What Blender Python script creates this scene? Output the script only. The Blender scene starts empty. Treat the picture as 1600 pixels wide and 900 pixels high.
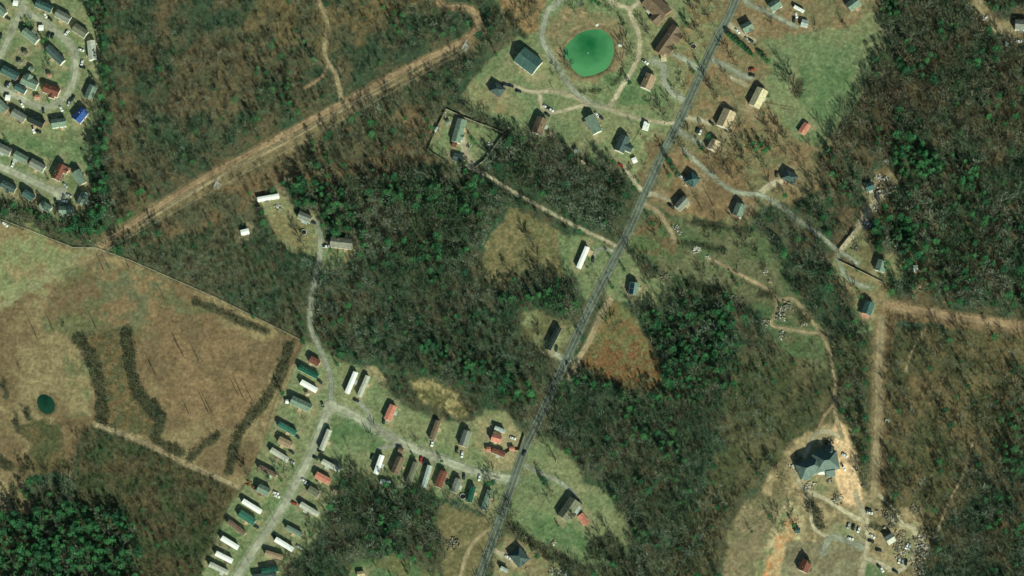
import bpy, math, random
import numpy as np
from mathutils import Vector, Matrix

# ------------------------------------------------------------ camera, light
R = math.radians
S = 0.5                      # metres per photo pixel in the middle of the frame
D = 3000.0                   # camera distance
TILT = R(13.0)
CT, ST = math.cos(TILT), math.sin(TILT)
SC = bpy.context.scene
COL = SC.collection

cam = bpy.data.objects.new('camera', bpy.data.cameras.new('camera'))
COL.objects.link(cam)
cam.location = (0, -D * ST, D * CT)
cam.rotation_euler = (TILT, 0, 0)
cam.data.sensor_width = 36.0
cam.data.lens = 36.0 * D / (1600 * S)
cam.data.clip_start = 10.0
cam.data.clip_end = 30000.0
SC.camera = cam

SUN_EL = R(29.5)
SHX, SHY = -0.43, 0.90       # direction the shadows fall on the ground
_n = math.hypot(SHX, SHY); SHX /= _n; SHY /= _n
world = bpy.data.worlds.new("World"); SC.world = world; world.use_nodes = True
wn = world.node_tree.nodes; wl = world.node_tree.links
sky = wn.new('ShaderNodeTexSky'); sky.sky_type = 'NISHITA'; sky.sun_disc = False
sky.sun_elevation = SUN_EL; sky.sun_rotation = math.atan2(-SHX, -SHY)
sky.dust_density = 1.5
vt = wn.new('ShaderNodeVectorMath'); vt.operation = 'MULTIPLY'; vt.inputs[1].default_value = (.78, 1.08, .95)   # the scanner's greenish white point
wl.new(sky.outputs[0], vt.inputs[0]); wl.new(vt.outputs[0], wn['Background'].inputs['Color'])
wn['Background'].inputs['Strength'].default_value = 0.055
sl = bpy.data.lights.new('sun', 'SUN'); sl.energy = 5.0; sl.angle = R(0.55); sl.color = (0.94, 1.0, 0.79)
so = bpy.data.objects.new('sun', sl); COL.objects.link(so)
so.rotation_euler = Vector((SHX * math.cos(SUN_EL), SHY * math.cos(SUN_EL), -math.sin(SUN_EL))).to_track_quat('-Z', 'Y').to_euler()
SC.view_settings.view_transform = 'Standard'
SC.view_settings.look = 'None'
SC.view_settings.exposure = 0.20
SC.view_settings.gamma = 1.0
SC.view_settings.use_curve_mapping = False
SC.render.engine = 'CYCLES'
SC.cycles.max_bounces = 4
SC.cycles.diffuse_bounces = 2
SC.cycles.transparent_max_bounces = 6

rnd = random.Random(7)
# ------------------------------------------------------------ photo <-> ground
def ground(u, v, z=0.0):
    xc = (u - 800) * S; yc = (450 - v) * S
    s = (D * CT - z) / (D * CT - yc * ST)
    return s * xc, -D * ST + s * (D * ST + yc * CT)
def photo(x, y):
    dep = (y + D * ST) * ST + D * CT * CT
    return 800 + D * x / dep / S, 450 - D * (y * CT) / dep / S

# ------------------------------------------------------------ noise
def _hash(ix, iy, seed):
    h = (ix * 374761393 + iy * 668265263 + seed * 974634777) & 0xFFFFFFFF
    h = ((h ^ (h >> 13)) * 1274126177) & 0xFFFFFFFF
    h = h ^ (h >> 16)
    return (h & 0xFFFF) / 65535.0
def vnoise(x, y, seed=0):
    x = np.asarray(x, float); y = np.asarray(y, float)
    ix = np.floor(x).astype(np.int64); iy = np.floor(y).astype(np.int64)
    fx = x - ix; fy = y - iy
    fx = fx * fx * (3 - 2 * fx); fy = fy * fy * (3 - 2 * fy)
    a = _hash(ix, iy, seed); b = _hash(ix + 1, iy, seed)
    c = _hash(ix, iy + 1, seed); d = _hash(ix + 1, iy + 1, seed)
    return (a * (1 - fx) + b * fx) * (1 - fy) + (c * (1 - fx) + d * fx) * fy
def fbm(x, y, scale, seed=0, octs=4):
    """0..1, SCALE in the units of x and y"""
    t = 0; amp = 1; tot = 0; k = 1.0 / scale
    for o in range(octs):
        t = t + amp * vnoise(x * k + 17.3 * o, y * k - 9.1 * o, seed + o * 31); tot += amp
        amp *= 0.55; k *= 2.1
    return t / tot
def sstep(a, b, t):
    t = np.clip((t - a) / (b - a), 0, 1); return t * t * (3 - 2 * t)
def in_poly(u, v, poly):
    inside = np.zeros(np.shape(u), bool)
    n = len(poly)
    for i in range(n):
        x1, y1 = poly[i]; x2, y2 = poly[(i + 1) % n]
        if y1 == y2: continue
        c = (y1 > v) != (y2 > v)
        inside ^= c & (u < (x2 - x1) * (v - y1) / (y2 - y1) + x1)
    return inside
def line_dist(u, v, pts, bound=60):
    d = np.full(np.shape(u), 1e9)
    for (x1, y1), (x2, y2) in zip(pts[:-1], pts[1:]):
        m = (u > min(x1, x2) - bound) & (u < max(x1, x2) + bound) & (v > min(y1, y2) - bound) & (v < max(y1, y2) + bound)
        if not m.any(): continue
        uu = u[m]; vv = v[m]
        dx = x2 - x1; dy = y2 - y1; L = dx * dx + dy * dy + 1e-9
        t = np.clip(((uu - x1) * dx + (vv - y1) * dy) / L, 0, 1)
        d[m] = np.minimum(d[m], np.hypot(uu - x1 - t * dx, vv - y1 - t * dy))
    return d
def spline(pts, step=3.0):
    out = []
    P = [pts[0]] + list(pts) + [pts[-1]]
    for i in range(1, len(P) - 2):
        p0, p1, p2, p3 = P[i - 1], P[i], P[i + 1], P[i + 2]
        n = max(1, int(math.hypot(p2[0] - p1[0], p2[1] - p1[1]) / step))
        for k in range(n):
            t = k / n
            out.append(tuple(0.5 * (2 * p1[j] + (p2[j] - p0[j]) * t + (2 * p0[j] - 5 * p1[j] + 4 * p2[j] - p3[j]) * t * t
                                    + (3 * p1[j] - p0[j] - 3 * p2[j] + p3[j]) * t ** 3) for j in (0, 1)))
    out.append(tuple(pts[-1]))
    return out

# ------------------------------------------------------------ ponds and relief
POND1 = [(879, 78), (893, 60), (909, 48), (925, 44), (942, 45), (956, 57), (961, 73), (959, 91), (951, 107), (933, 117), (909, 121), (897, 113), (887, 98), (880, 89)]
POND2 = [(56, 626), (60, 617), (68, 614), (77, 617), (85, 624), (88, 634), (86, 643), (78, 649), (69, 648), (61, 642), (57, 634)]
class Pond:
    def __init__(s, poly):
        g = [ground(*p) for p in poly]
        s.cx = sum(p[0] for p in g) / len(g); s.cy = sum(p[1] for p in g) / len(g)
        a = sorted((math.atan2(y - s.cy, x - s.cx), math.hypot(x - s.cx, y - s.cy)) for x, y in g)
        s.ang = np.array([a[-1][0] - 2 * math.pi] + [q[0] for q in a] + [a[0][0] + 2 * math.pi])
        s.rad = np.array([a[-1][1]] + [q[1] for q in a] + [a[0][1]])
    def edge(s, x, y):
        """metres outside the shore (negative inside)"""
        return np.hypot(x - s.cx, y - s.cy) - np.interp(np.arctan2(y - s.cy, x - s.cx), s.ang, s.rad)
PONDS = [Pond(POND1), Pond(POND2)]
def relief0(x, y):
    return (fbm(x + 500, y + 300, 170, 3, 2) - 0.5) * 5.0 + (fbm(x, y, 55, 9, 2) - 0.5) * 1.3
for p in PONDS: p.level = float(relief0(np.array(p.cx), np.array(p.cy)))
def relief(x, y):
    x = np.asarray(x, float); y = np.asarray(y, float)
    z = relief0(x, y)
    for p in PONDS:
        e = p.edge(x, y)
        z = z + (p.level + 0.25 - z) * (1 - sstep(3, 25, e))
        z = z - 1.1 * (1 - sstep(-4.0, 0.8, e))
    return z
def zat(x, y): return float(relief(x, y))

# ------------------------------------------------------------ materials
MATS = {}
def mat_new(name):
    m = bpy.data.materials.new(name); m.use_nodes = True
    return m, m.node_tree.nodes, m.node_tree.links, m.node_tree.nodes['Principled BSDF']
def noisy(name, c, var=0.25, scale=1.5, rough=0.9, spec=0.15, c2=None, metal=0.0, bump=0.0):
    if name in MATS: return MATS[name]
    m, n, l, b = mat_new(name)
    tc = n.new('ShaderNodeTexCoord'); no = n.new('ShaderNodeTexNoise')
    no.inputs['Scale'].default_value = scale; no.inputs['Detail'].default_value = 4
    l.new(tc.outputs['Object'], no.inputs['Vector'])
    mx = n.new('ShaderNodeMix'); mx.data_type = 'RGBA'
    d = c2 or tuple(x * (1 - var) for x in c)
    e = c if c2 else tuple(min(1, x * (1 + var * .6)) for x in c)
    mx.inputs[6].default_value = (*d, 1); mx.inputs[7].default_value = (*e, 1)
    cr = n.new('ShaderNodeMapRange'); cr.inputs[1].default_value = 0.3; cr.inputs[2].default_value = 0.7
    l.new(no.outputs[0], cr.inputs[0]); l.new(cr.outputs[0], mx.inputs[0])
    l.new(mx.outputs[2], b.inputs['Base Color'])
    b.inputs['Roughness'].default_value = rough; b.inputs['Metallic'].default_value = metal
    b.inputs['Specular IOR Level'].default_value = spec
    if bump:
        bp = n.new('ShaderNodeBump'); bp.inputs['Strength'].default_value = bump
        l.new(no.outputs[0], bp.inputs['Height']); l.new(bp.outputs[0], b.inputs['Normal'])
    MATS[name] = m; return m
def attr_mat(name, rough=0.95, scale=0.35, amt=0.5):
    """colour from the mesh's own attribute, broken up by procedural noise"""
    if name in MATS: return MATS[name]
    m, n, l, b = mat_new(name)
    a = n.new('ShaderNodeAttribute'); a.attribute_name = 'Col'
    tc = n.new('ShaderNodeTexCoord')
    mul = None
    src = a.outputs['Color']
    for k, (sc, am) in enumerate(((scale, amt), (scale * 5.3, amt * 0.8))):
        no = n.new('ShaderNodeTexNoise'); no.inputs['Scale'].default_value = sc; no.inputs['Detail'].default_value = 3
        l.new(tc.outputs['Object'], no.inputs['Vector'])
        mr = n.new('ShaderNodeMapRange'); mr.inputs[1].default_value = 0.3; mr.inputs[2].default_value = 0.7
        mr.inputs[3].default_value = 1 - am; mr.inputs[4].default_value = 1 + am
        l.new(no.outputs[0], mr.inputs[0])
        vm = n.new('ShaderNodeVectorMath'); vm.operation = 'SCALE'
        l.new(src, vm.inputs[0]); l.new(mr.outputs[0], vm.inputs['Scale']); src = vm.outputs[0]
    l.new(src, b.inputs['Base Color'])
    b.inputs['Roughness'].default_value = rough; b.inputs['Specular IOR Level'].default_value = 0.08
    MATS[name] = m; return m
ROOF = {
 'grey': (.20, .215, .18), 'greygreen': (.17, .235, .18), 'slate': (.065, .10, .095), 'teal': (.055, .115, .105), 'dgreen': (.012, .09, .06),
 'white': (.90, .90, .87), 'pale': (.50, .50, .42), 'tan': (.50, .39, .25), 'brown': (.17, .12, .08), 'redbrown': (.18, .068, .045),
 'salmon': (.56, .22, .155), 'blue': (.03, .08, .27), 'olive': (.16, .16, .11), 'black': (.018, .03, .026), 'cream': (.60, .52, .33),
 'lbrown': (.33, .23, .15), 'pink': (.55, .28, .20), 'metalgreen': (.04, .15, .105), 'warmgrey': (.22, .215, .17), 'silver': (.42, .48, .44)}
def roof_mat(k): return noisy('roof_' + k, ROOF[k], 0.30 if k != 'white' else .03, 0.45, 0.75, 0.25)
W_WHITE = noisy('wall_siding', (.66, .64, .58), .1, .8)
W_BRICK = noisy('wall_brick', (.34, .20, .14), .2, 2.)
W_TAN = noisy('wall_tan', (.5, .43, .32), .15, 1.)
M_GLASS = noisy('window_glass', (.03, .045, .05), .1, 1, .12, .5)
M_TRIM = noisy('trim', (.75, .74, .70), .06, 2)
M_DOOR = noisy('door_paint', (.22, .10, .07), .1, 2)
M_WOOD = noisy('weathered_wood', (.28, .22, .15), .3, 1.2)
M_TYRE = noisy('tyre_rubber', (.02, .02, .02), .1, 3)
M_BARK = noisy('bark', (.12, .095, .07), .3, 2)

# ------------------------------------------------------------ mesh helpers
def mesh_from(name, V, F, mats=(), mi=None, smooth=False):
    me = bpy.data.meshes.new(name); me.from_pydata([tuple(v) for v in V], [], [tuple(f) for f in F])
    for m in mats: me.materials.append(m)
    if mi: me.polygons.foreach_set('material_index', mi)
    me.update(); return me
def link(name, me, parent=None, loc=None, rz=None):
    o = bpy.data.objects.new(name, me); COL.objects.link(o)
    if parent: o.parent = parent
    if loc is not None: o.location = loc
    if rz is not None: o.rotation_euler = (0, 0, rz)
    return o
class MB:
    def __init__(s): s.V = []; s.F = []
    def box(s, x0, x1, y0, y1, z0, z1):
        b = len(s.V)
        s.V += [(x0, y0, z0), (x1, y0, z0), (x1, y1, z0), (x0, y1, z0), (x0, y0, z1), (x1, y0, z1), (x1, y1, z1), (x0, y1, z1)]
        s.F += [tuple(b + i for i in f) for f in ((0, 3, 2, 1), (4, 5, 6, 7), (0, 1, 5, 4), (1, 2, 6, 5), (2, 3, 7, 6), (3, 0, 4, 7))]
        return s
    def prism(s, prof, x0, x1):
        """profile in (y,z), counter-clockwise seen from +x, swept along x"""
        b = len(s.V); n = len(prof)
        s.V += [(x0, y, z) for y, z in prof] + [(x1, y, z) for y, z in prof]
        for i in range(n):
            j = (i + 1) % n
            s.F.append((b + i, b + n + i, b + n + j, b + j))
        s.F.append(tuple(b + n + i for i in range(n)))
        s.F.append(tuple(b + i for i in reversed(range(n))))
        return s
    def tube(s, p, q, r0, r1, n=6):
        p = Vector(p); q = Vector(q); d = (q - p).normalized()
        a = d.cross(Vector((0, 0, 1)) if abs(d.z) < .9 else Vector((1, 0, 0))).normalized(); c = d.cross(a)
        b = len(s.V)
        for (o, r) in ((p, r0), (q, r1)):
            for i in range(n):
                t = 2 * math.pi * i / n; s.V.append(tuple(o + a * (r * math.cos(t)) + c * (r * math.sin(t))))
        for i in range(n):
            j = (i + 1) % n; s.F.append((b + i, b + n + i, b + n + j, b + j)[::-1])
        s.F.append(tuple(b + i for i in range(n))); s.F.append(tuple(b + n + i for i in reversed(range(n))))
        return s
    def disc(s, cx, cy, z0, z1, r, n=16):
        return s.tube((cx, cy, z0), (cx, cy, z1), r, r, n)
    def obj(s, name, m, parent=None):
        return link(name, mesh_from(name, s.V, s.F, (m,)), parent)
def tag(o, label, cat, group=None, kind=None):
    if label: o['label'] = label
    if cat: o['category'] = cat
    if group: o['group'] = group
    if kind: o['kind'] = kind
    return o
def struct(o): o['kind'] = 'structure'; return o
def thing(name, label, cat, loc, rz=0, group=None):
    o = bpy.data.objects.new(name, None); COL.objects.link(o)
    o.empty_display_size = 0.5; o.location = loc; o.rotation_euler = (0, 0, rz)
    return tag(o, label, cat, group)
LANDMARKS = []      # (u, v, phrase) for telling trees, cars and poles apart
FOOT = []           # (u, v, radius px): no wild tree grows here

# ------------------------------------------------------------ zones of the ground
# open ground: (polygon, colour a, colour b, noise scale px, edge wiggle px, tree density kept)
TAN = (.305, .215, .12); TANG = (.235, .225, .12); LAWN = (.185, .215, .11); LAWNG = (.12, .175, .08); RUST = (.27, .135, .065)
BRN = (.20, .13, .075); DIRT = (.48, .33, .19); ORG = (.52, .25, .11); LIT = (.11, .10, .06); GRN = (.06, .105, .055); DK = (.048, .078, .046)
ZONES = [
 # woods' floors
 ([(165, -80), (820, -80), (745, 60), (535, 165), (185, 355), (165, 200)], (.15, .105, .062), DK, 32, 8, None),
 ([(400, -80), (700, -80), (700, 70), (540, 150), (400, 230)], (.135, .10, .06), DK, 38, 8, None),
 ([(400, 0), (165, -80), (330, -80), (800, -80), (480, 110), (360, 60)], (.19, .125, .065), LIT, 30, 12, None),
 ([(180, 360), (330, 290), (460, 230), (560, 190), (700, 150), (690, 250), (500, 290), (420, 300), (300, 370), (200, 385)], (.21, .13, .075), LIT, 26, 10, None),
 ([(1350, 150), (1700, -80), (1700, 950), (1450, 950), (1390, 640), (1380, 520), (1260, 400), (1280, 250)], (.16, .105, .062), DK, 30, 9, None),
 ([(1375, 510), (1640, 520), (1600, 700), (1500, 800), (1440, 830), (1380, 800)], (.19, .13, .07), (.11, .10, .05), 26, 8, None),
 ([(1140, 560), (1370, 520), (1370, 800), (1240, 700), (1150, 800), (1080, 950), (1000, 950), (1130, 700)], (.15, .12, .065), (.09, .09, .045), 30, 10, None),
 ([(130, 668), (280, 715), (385, 762), (330, 860), (320, 960), (230, 960), (120, 800)], (.13, .09, .05), (.07, .085, .04), 26, 8, None),
 # estate lawns
 ([(-80, -80), (100, -80), (118, -10), (140, 25), (156, 60), (156, 150), (150, 195), (143, 240), (143, 290), (135, 335), (95, 345), (50, 328), (-80, 285)], TANG, LAWN, 22, 2.5, 0),
 ([(50, 100), (85, 108), (112, 112), (106, 135), (75, 128), (40, 108)], LAWNG, LAWN, 12, 3, 0),
 ([(10, 205), (60, 215), (140, 225), (140, 250), (105, 262), (60, 240), (0, 220)], LAWNG, LAWN, 25, 5, 0),
 # west pasture
 ([(-80, 335), (0, 345), (115, 388), (150, 388), (200, 408), (270, 437), (340, 466), (400, 497), (477, 534), (445, 610), (412, 690), (390, 752), (375, 760), (350, 752), (290, 722), (210, 690), (150, 664), (132, 672), (122, 700), (112, 742), (85, 738), (45, 745), (35, 770), (60, 800), (30, 803), (-80, 800)], TAN, BRN, 55, 2.5, 0),
 ([(100, 420), (250, 430), (330, 480), (300, 560), (230, 520), (130, 530), (60, 510)], (.17, .155, .08), BRN, 30, 14, 0),
 ([(-80, 370), (40, 360), (130, 400), (60, 460), (-80, 520)], (.255, .245, .125), TAN, 30, 18, 0),
 ([(250, 480), (430, 540), (380, 680), (260, 640)], (.27, .165, .095), BRN, 18, 14, 0),
 ([(150, 395), (260, 440), (230, 520), (160, 500)], (.27, .17, .095), (.17, .155, .09), 16, 12, 0),
 ([(100, 560), (145, 560), (145, 650), (110, 650)], (.18, .175, .09), TAN, 20, 8, 0),
 ([(128, 520), (200, 512), (215, 600), (262, 650), (250, 690), (160, 665), (160, 600)], (.19, .125, .065), (.12, .11, .06), 9, 4, 0),
 ([(20, 665), (70, 655), (95, 665), (110, 735), (60, 740), (25, 735), (50, 700)], (.16, .115, .06), (.09, .09, .045), 14, 5, 0),
 # mobile home park
 ([(478, 530), (500, 540), (528, 562), (560, 572), (590, 588), (612, 618), (650, 645), (690, 660), (735, 660), (760, 640), (790, 640), (828, 690), (812, 750), (790, 812), (765, 812), (742, 792), (700, 775), (650, 765), (600, 758), (575, 745), (545, 735), (530, 752), (518, 790), (500, 832), (478, 858), (445, 885), (430, 960), (315, 960), (318, 880), (338, 850), (352, 812), (362, 782), (388, 752), (412, 690), (445, 610)], TANG, LAWN, 24, 3, 0),
 ([(515, 650), (560, 655), (600, 690), (590, 705), (540, 705), (512, 690)], LAWNG, LAWN, 14, 4, 0),
 ([(600, 710), (680, 740), (740, 770), (735, 790), (640, 765), (590, 745)], LAWNG, LAWN, 14, 4, 0),
 ([(345, 850), (390, 830), (440, 790), (470, 770), (440, 760), (400, 800), (350, 830)], LAWNG, LAWN, 14, 5, 0),
 ([(750, 650), (790, 645), (815, 680), (815, 740), (770, 730), (745, 700), (735, 670)], (.34, .26, .15), TANG, 14, 4, 0),
 # lane clearing
 ([(402, 312), (430, 302), (448, 306), (462, 332), (485, 328), (500, 335), (505, 372), (545, 376), (557, 388), (545, 405), (528, 420), (498, 422), (490, 400), (478, 394), (450, 392), (432, 375), (422, 350)], TANG, (.25, .19, .10), 18, 2, 0),
 ([(502, 385), (545, 392), (530, 418), (502, 418)], LAWN, TANG, 12, 2, 0),
 # fenced yard
 ([(697, 171), (745, 192), (788, 209), (757, 252), (738, 262), (703, 256), (668, 234)], TANG, LAWN, 14, 0.6, 0),
 # pond grounds west of the main road
 ([(722, 150), (745, 118), (768, 92), (795, 70), (820, 45), (775, 5), (770, -80), (1160, -80), (1110, 80), (1066, 190), (1010, 305), (985, 290), (955, 252), (915, 245), (890, 228), (868, 212), (830, 214), (800, 208), (780, 192), (755, 175), (728, 165)], TANG, LAWN, 26, 3, 0),
 ([(780, 5), (800, 45), (835, 55), (850, 10), (850, -80), (780, -80)], (.28, .17, .09), TAN, 20, 6, 0.05),
 ([(858, 30), (880, 12), (940, 18), (975, 35), (978, 90), (962, 115), (930, 128), (890, 125), (868, 90), (855, 60)], (.31, .215, .125), (.22, .19, .105), 13, 4, 0),
 ([(722, 150), (740, 130), (800, 150), (830, 170), (800, 185), (760, 172)], TAN, TANG, 25, 6, 0),
 ([(1040, -80), (1155, -80), (1110, 80), (1070, 180), (1050, 170), (1070, 110), (1040, 90), (1080, 30)], (.25, .175, .095), TANG, 14, 7, 0.04),
 ([(940, 112), (990, 110), (1035, 130), (1040, 165), (960, 160)], LAWN, LAWNG, 18, 6, 0),
 ([(1000, 205), (1045, 200), (1010, 300), (985, 280), (1010, 250)], BRN, TANG, 12, 5, 0),
 # east of the main road
 ([(1150, -80), (1378, -80), (1376, 30), (1385, 60), (1362, 110), (1345, 150), (1310, 195), (1300, 225), (1275, 240), (1285, 280), (1275, 300), (1235, 318), (1190, 318), (1175, 350), (1130, 352), (1080, 345), (1012, 318), (1035, 260), (1070, 190), (1110, 95)], (.275, .175, .10), (.205, .175, .095), 18, 4, 0.03),
 ([(1195, 60), (1260, 55), (1376, 20), (1382, 60), (1345, 150), (1305, 195), (1290, 228), (1255, 228), (1220, 190), (1195, 150), (1205, 110)], LAWN, TANG, 34, 8, 0),
 ([(1245, 85), (1350, 60), (1330, 140), (1290, 190), (1250, 170)], LAWNG, LAWN, 30, 12, 0),
 ([(1065, 240), (1160, 250), (1175, 330), (1120, 345), (1040, 325)], (.28, .175, .095), BRN, 20, 5, 0.02),
 # rough field centre east
 ([(1012, 322), (1080, 348), (1130, 356), (1190, 365), (1215, 405), (1240, 455), (1300, 520), (1290, 580), (1240, 560), (1200, 520), (1180, 470), (1100, 465), (1055, 448), (1035, 425), (1010, 405), (972, 385)], (.11, .145, .07), (.165, .15, .085), 22, 7, 0.05),
 ([(1020, 330), (1060, 345), (1060, 400), (1000, 395), (985, 375)], (.12, .15, .07), BRN, 20, 6, 0.02),
 # brush field and trailer yard
 ([(793, 322), (830, 338), (868, 355), (898, 380), (900, 425), (885, 432), (862, 430), (840, 410), (812, 425), (790, 458), (768, 450), (752, 412), (762, 375), (785, 350)], (.255, .19, .10), (.165, .15, .075), 7, 5, 0),
 ([(868, 360), (890, 375), (905, 425), (880, 430)], LAWNG, LAWN, 9, 3, 0),
 ([(890, 368), (920, 368), (962, 388), (935, 450), (918, 470), (905, 440), (890, 420)], TANG, LAWN, 14, 3, 0),
 ([(815, 490), (842, 480), (870, 500), (892, 500), (905, 525), (880, 560), (862, 560), (840, 545), (815, 525)], TANG, (.16, .14, .07), 14, 4, 0),
 ([(970, 388), (1005, 412), (1030, 430), (1045, 460), (1030, 478), (1000, 476), (962, 468), (945, 462)], LAWN, TANG, 12, 3, 0),
 ([(945, 470), (965, 470), (990, 490), (1000, 510), (1030, 560), (1036, 590), (1018, 612), (965, 602), (905, 570), (900, 562), (925, 520)], (.17, .165, .075), (.24, .14, .07), 12, 3, 0),
 ([(930, 530), (965, 525), (975, 560), (990, 530), (1030, 565), (1034, 590), (1015, 610), (950, 598), (905, 565)], (.24, .115, .055), (.19, .165, .08), 6, 7, 0),
 # farmstead south east
 ([(830, 690), (846, 682), (880, 705), (905, 730), (912, 755), (955, 770), (962, 800), (978, 800), (984, 850), (975, 872), (940, 885), (900, 880), (860, 852), (835, 842), (800, 825), (792, 800), (815, 745)], TANG, LAWN, 28, 3, 0),
 ([(790, 838), (840, 845), (870, 870), (900, 960), (755, 960), (775, 870)], (.27, .2, .11), LAWN, 18, 5, 0.05),
 ([(825, 790), (900, 820), (930, 860), (880, 860), (830, 830)], LAWNG, LAWN, 20, 8, 0),
 # clearings south
 ([(690, 790), (735, 800), (775, 815), (745, 900), (720, 960), (690, 930), (695, 850), (680, 815)], (.22, .17, .09), (.15, .13, .065), 18, 6, 0),
 ([(575, 870), (610, 868), (650, 880), (690, 900), (650, 960), (530, 960), (545, 885)], (.18, .155, .075), LAWNG, 18, 5, 0.1),
 ([(640, 595), (670, 590), (700, 605), (735, 640), (720, 655), (680, 640), (655, 622)], (.42, .31, .16), (.15, .13, .06), 9, 5, 0.15),
 ([(575, 572), (590, 575), (605, 598), (600, 610), (585, 590)], (.42, .31, .18), TANG, 8, 2, 0),
 # east clearings
 ([(1318, 385), (1345, 350), (1362, 395), (1395, 400), (1420, 410), (1412, 435), (1385, 445), (1350, 430)], TANG, (.19, .15, .08), 14, 3, 0),
 ([(1300, 400), (1380, 440), (1395, 470), (1390, 500), (1365, 520), (1340, 520), (1335, 460), (1305, 440)], (.27, .19, .105), LAWN, 16, 4, 0.04),
 ([(1345, 340), (1362, 290), (1365, 265), (1390, 260), (1402, 290), (1390, 305), (1370, 330), (1352, 352)], (.33, .25, .15), BRN, 10, 5, 0.05),
 ([(1370, 470), (1440, 485), (1500, 492), (1660, 512), (1660, 532), (1560, 522), (1480, 512), (1400, 498), (1385, 600), (1384, 790), (1362, 790), (1360, 600), (1366, 500)], (.25, .155, .085), BRN, 14, 4, 0.02),
 ([(1518, -80), (1545, 10), (1560, 30), (1590, 35), (1660, 40), (1660, 85), (1580, 70), (1545, 45), (1525, 30), (1515, -10)], (.36, .27, .16), BRN, 12, 4, 0.06),
 # mansion and building yard
 ([(1190, 760), (1235, 690), (1290, 665), (1330, 665), (1345, 760), (1380, 790), (1440, 800), (1452, 850), (1430, 910), (1400, 960), (1150, 960), (1175, 850)], (.42, .29, .17), (.22, .165, .095), 12, 5, 0.02),
 ([(1140, 830), (1160, 790), (1200, 775), (1245, 780), (1235, 850), (1200, 960), (1120, 960)], (.29, .21, .13), (.20, .17, .095), 20, 6, 0.02),
 ([(1226, 785), (1252, 790), (1262, 830), (1238, 870), (1222, 900), (1215, 960), (1160, 960), (1180, 890), (1208, 830)], (.55, .40, .24), TANG, 12, 6, 0),
 ([(1236, 800), (1248, 805), (1240, 840), (1220, 875), (1212, 960), (1178, 960), (1196, 880), (1222, 830)], (.62, .29, .14), (.56, .38, .22), 7, 5, 0),
 ([(1245, 710), (1262, 690), (1275, 700), (1320, 705), (1325, 760), (1280, 770), (1250, 755), (1240, 735)], (.36, .27, .16), TANG, 9, 4, 0),
 ([(1306, 655), (1316, 662), (1326, 688), (1336, 708), (1340, 745), (1350, 785), (1322, 792), (1308, 758), (1304, 730), (1286, 704), (1278, 690), (1300, 682)], (.90, .56, .34), (.80, .48, .29), 10, 2.5, 0),
 ([(1300, 815), (1352, 830), (1350, 850), (1290, 840)], (.32, .26, .16), TANG, 12, 3, 0),
 ([(1230, 845), (1290, 850), (1345, 855), (1340, 910), (1330, 960), (1215, 960), (1222, 880)], (.27, .225, .14), (.22, .17, .11), 16, 2, 0),
 ([(1350, 880), (1385, 888), (1375, 960), (1340, 960)], LAWNG, LAWN, 12, 2, 0),
 ([(1385, 830), (1430, 815), (1445, 850), (1425, 885), (1400, 890), (1365, 880), (1380, 870)], (.38, .27, .16), TANG, 10, 4, 0),
]
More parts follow.
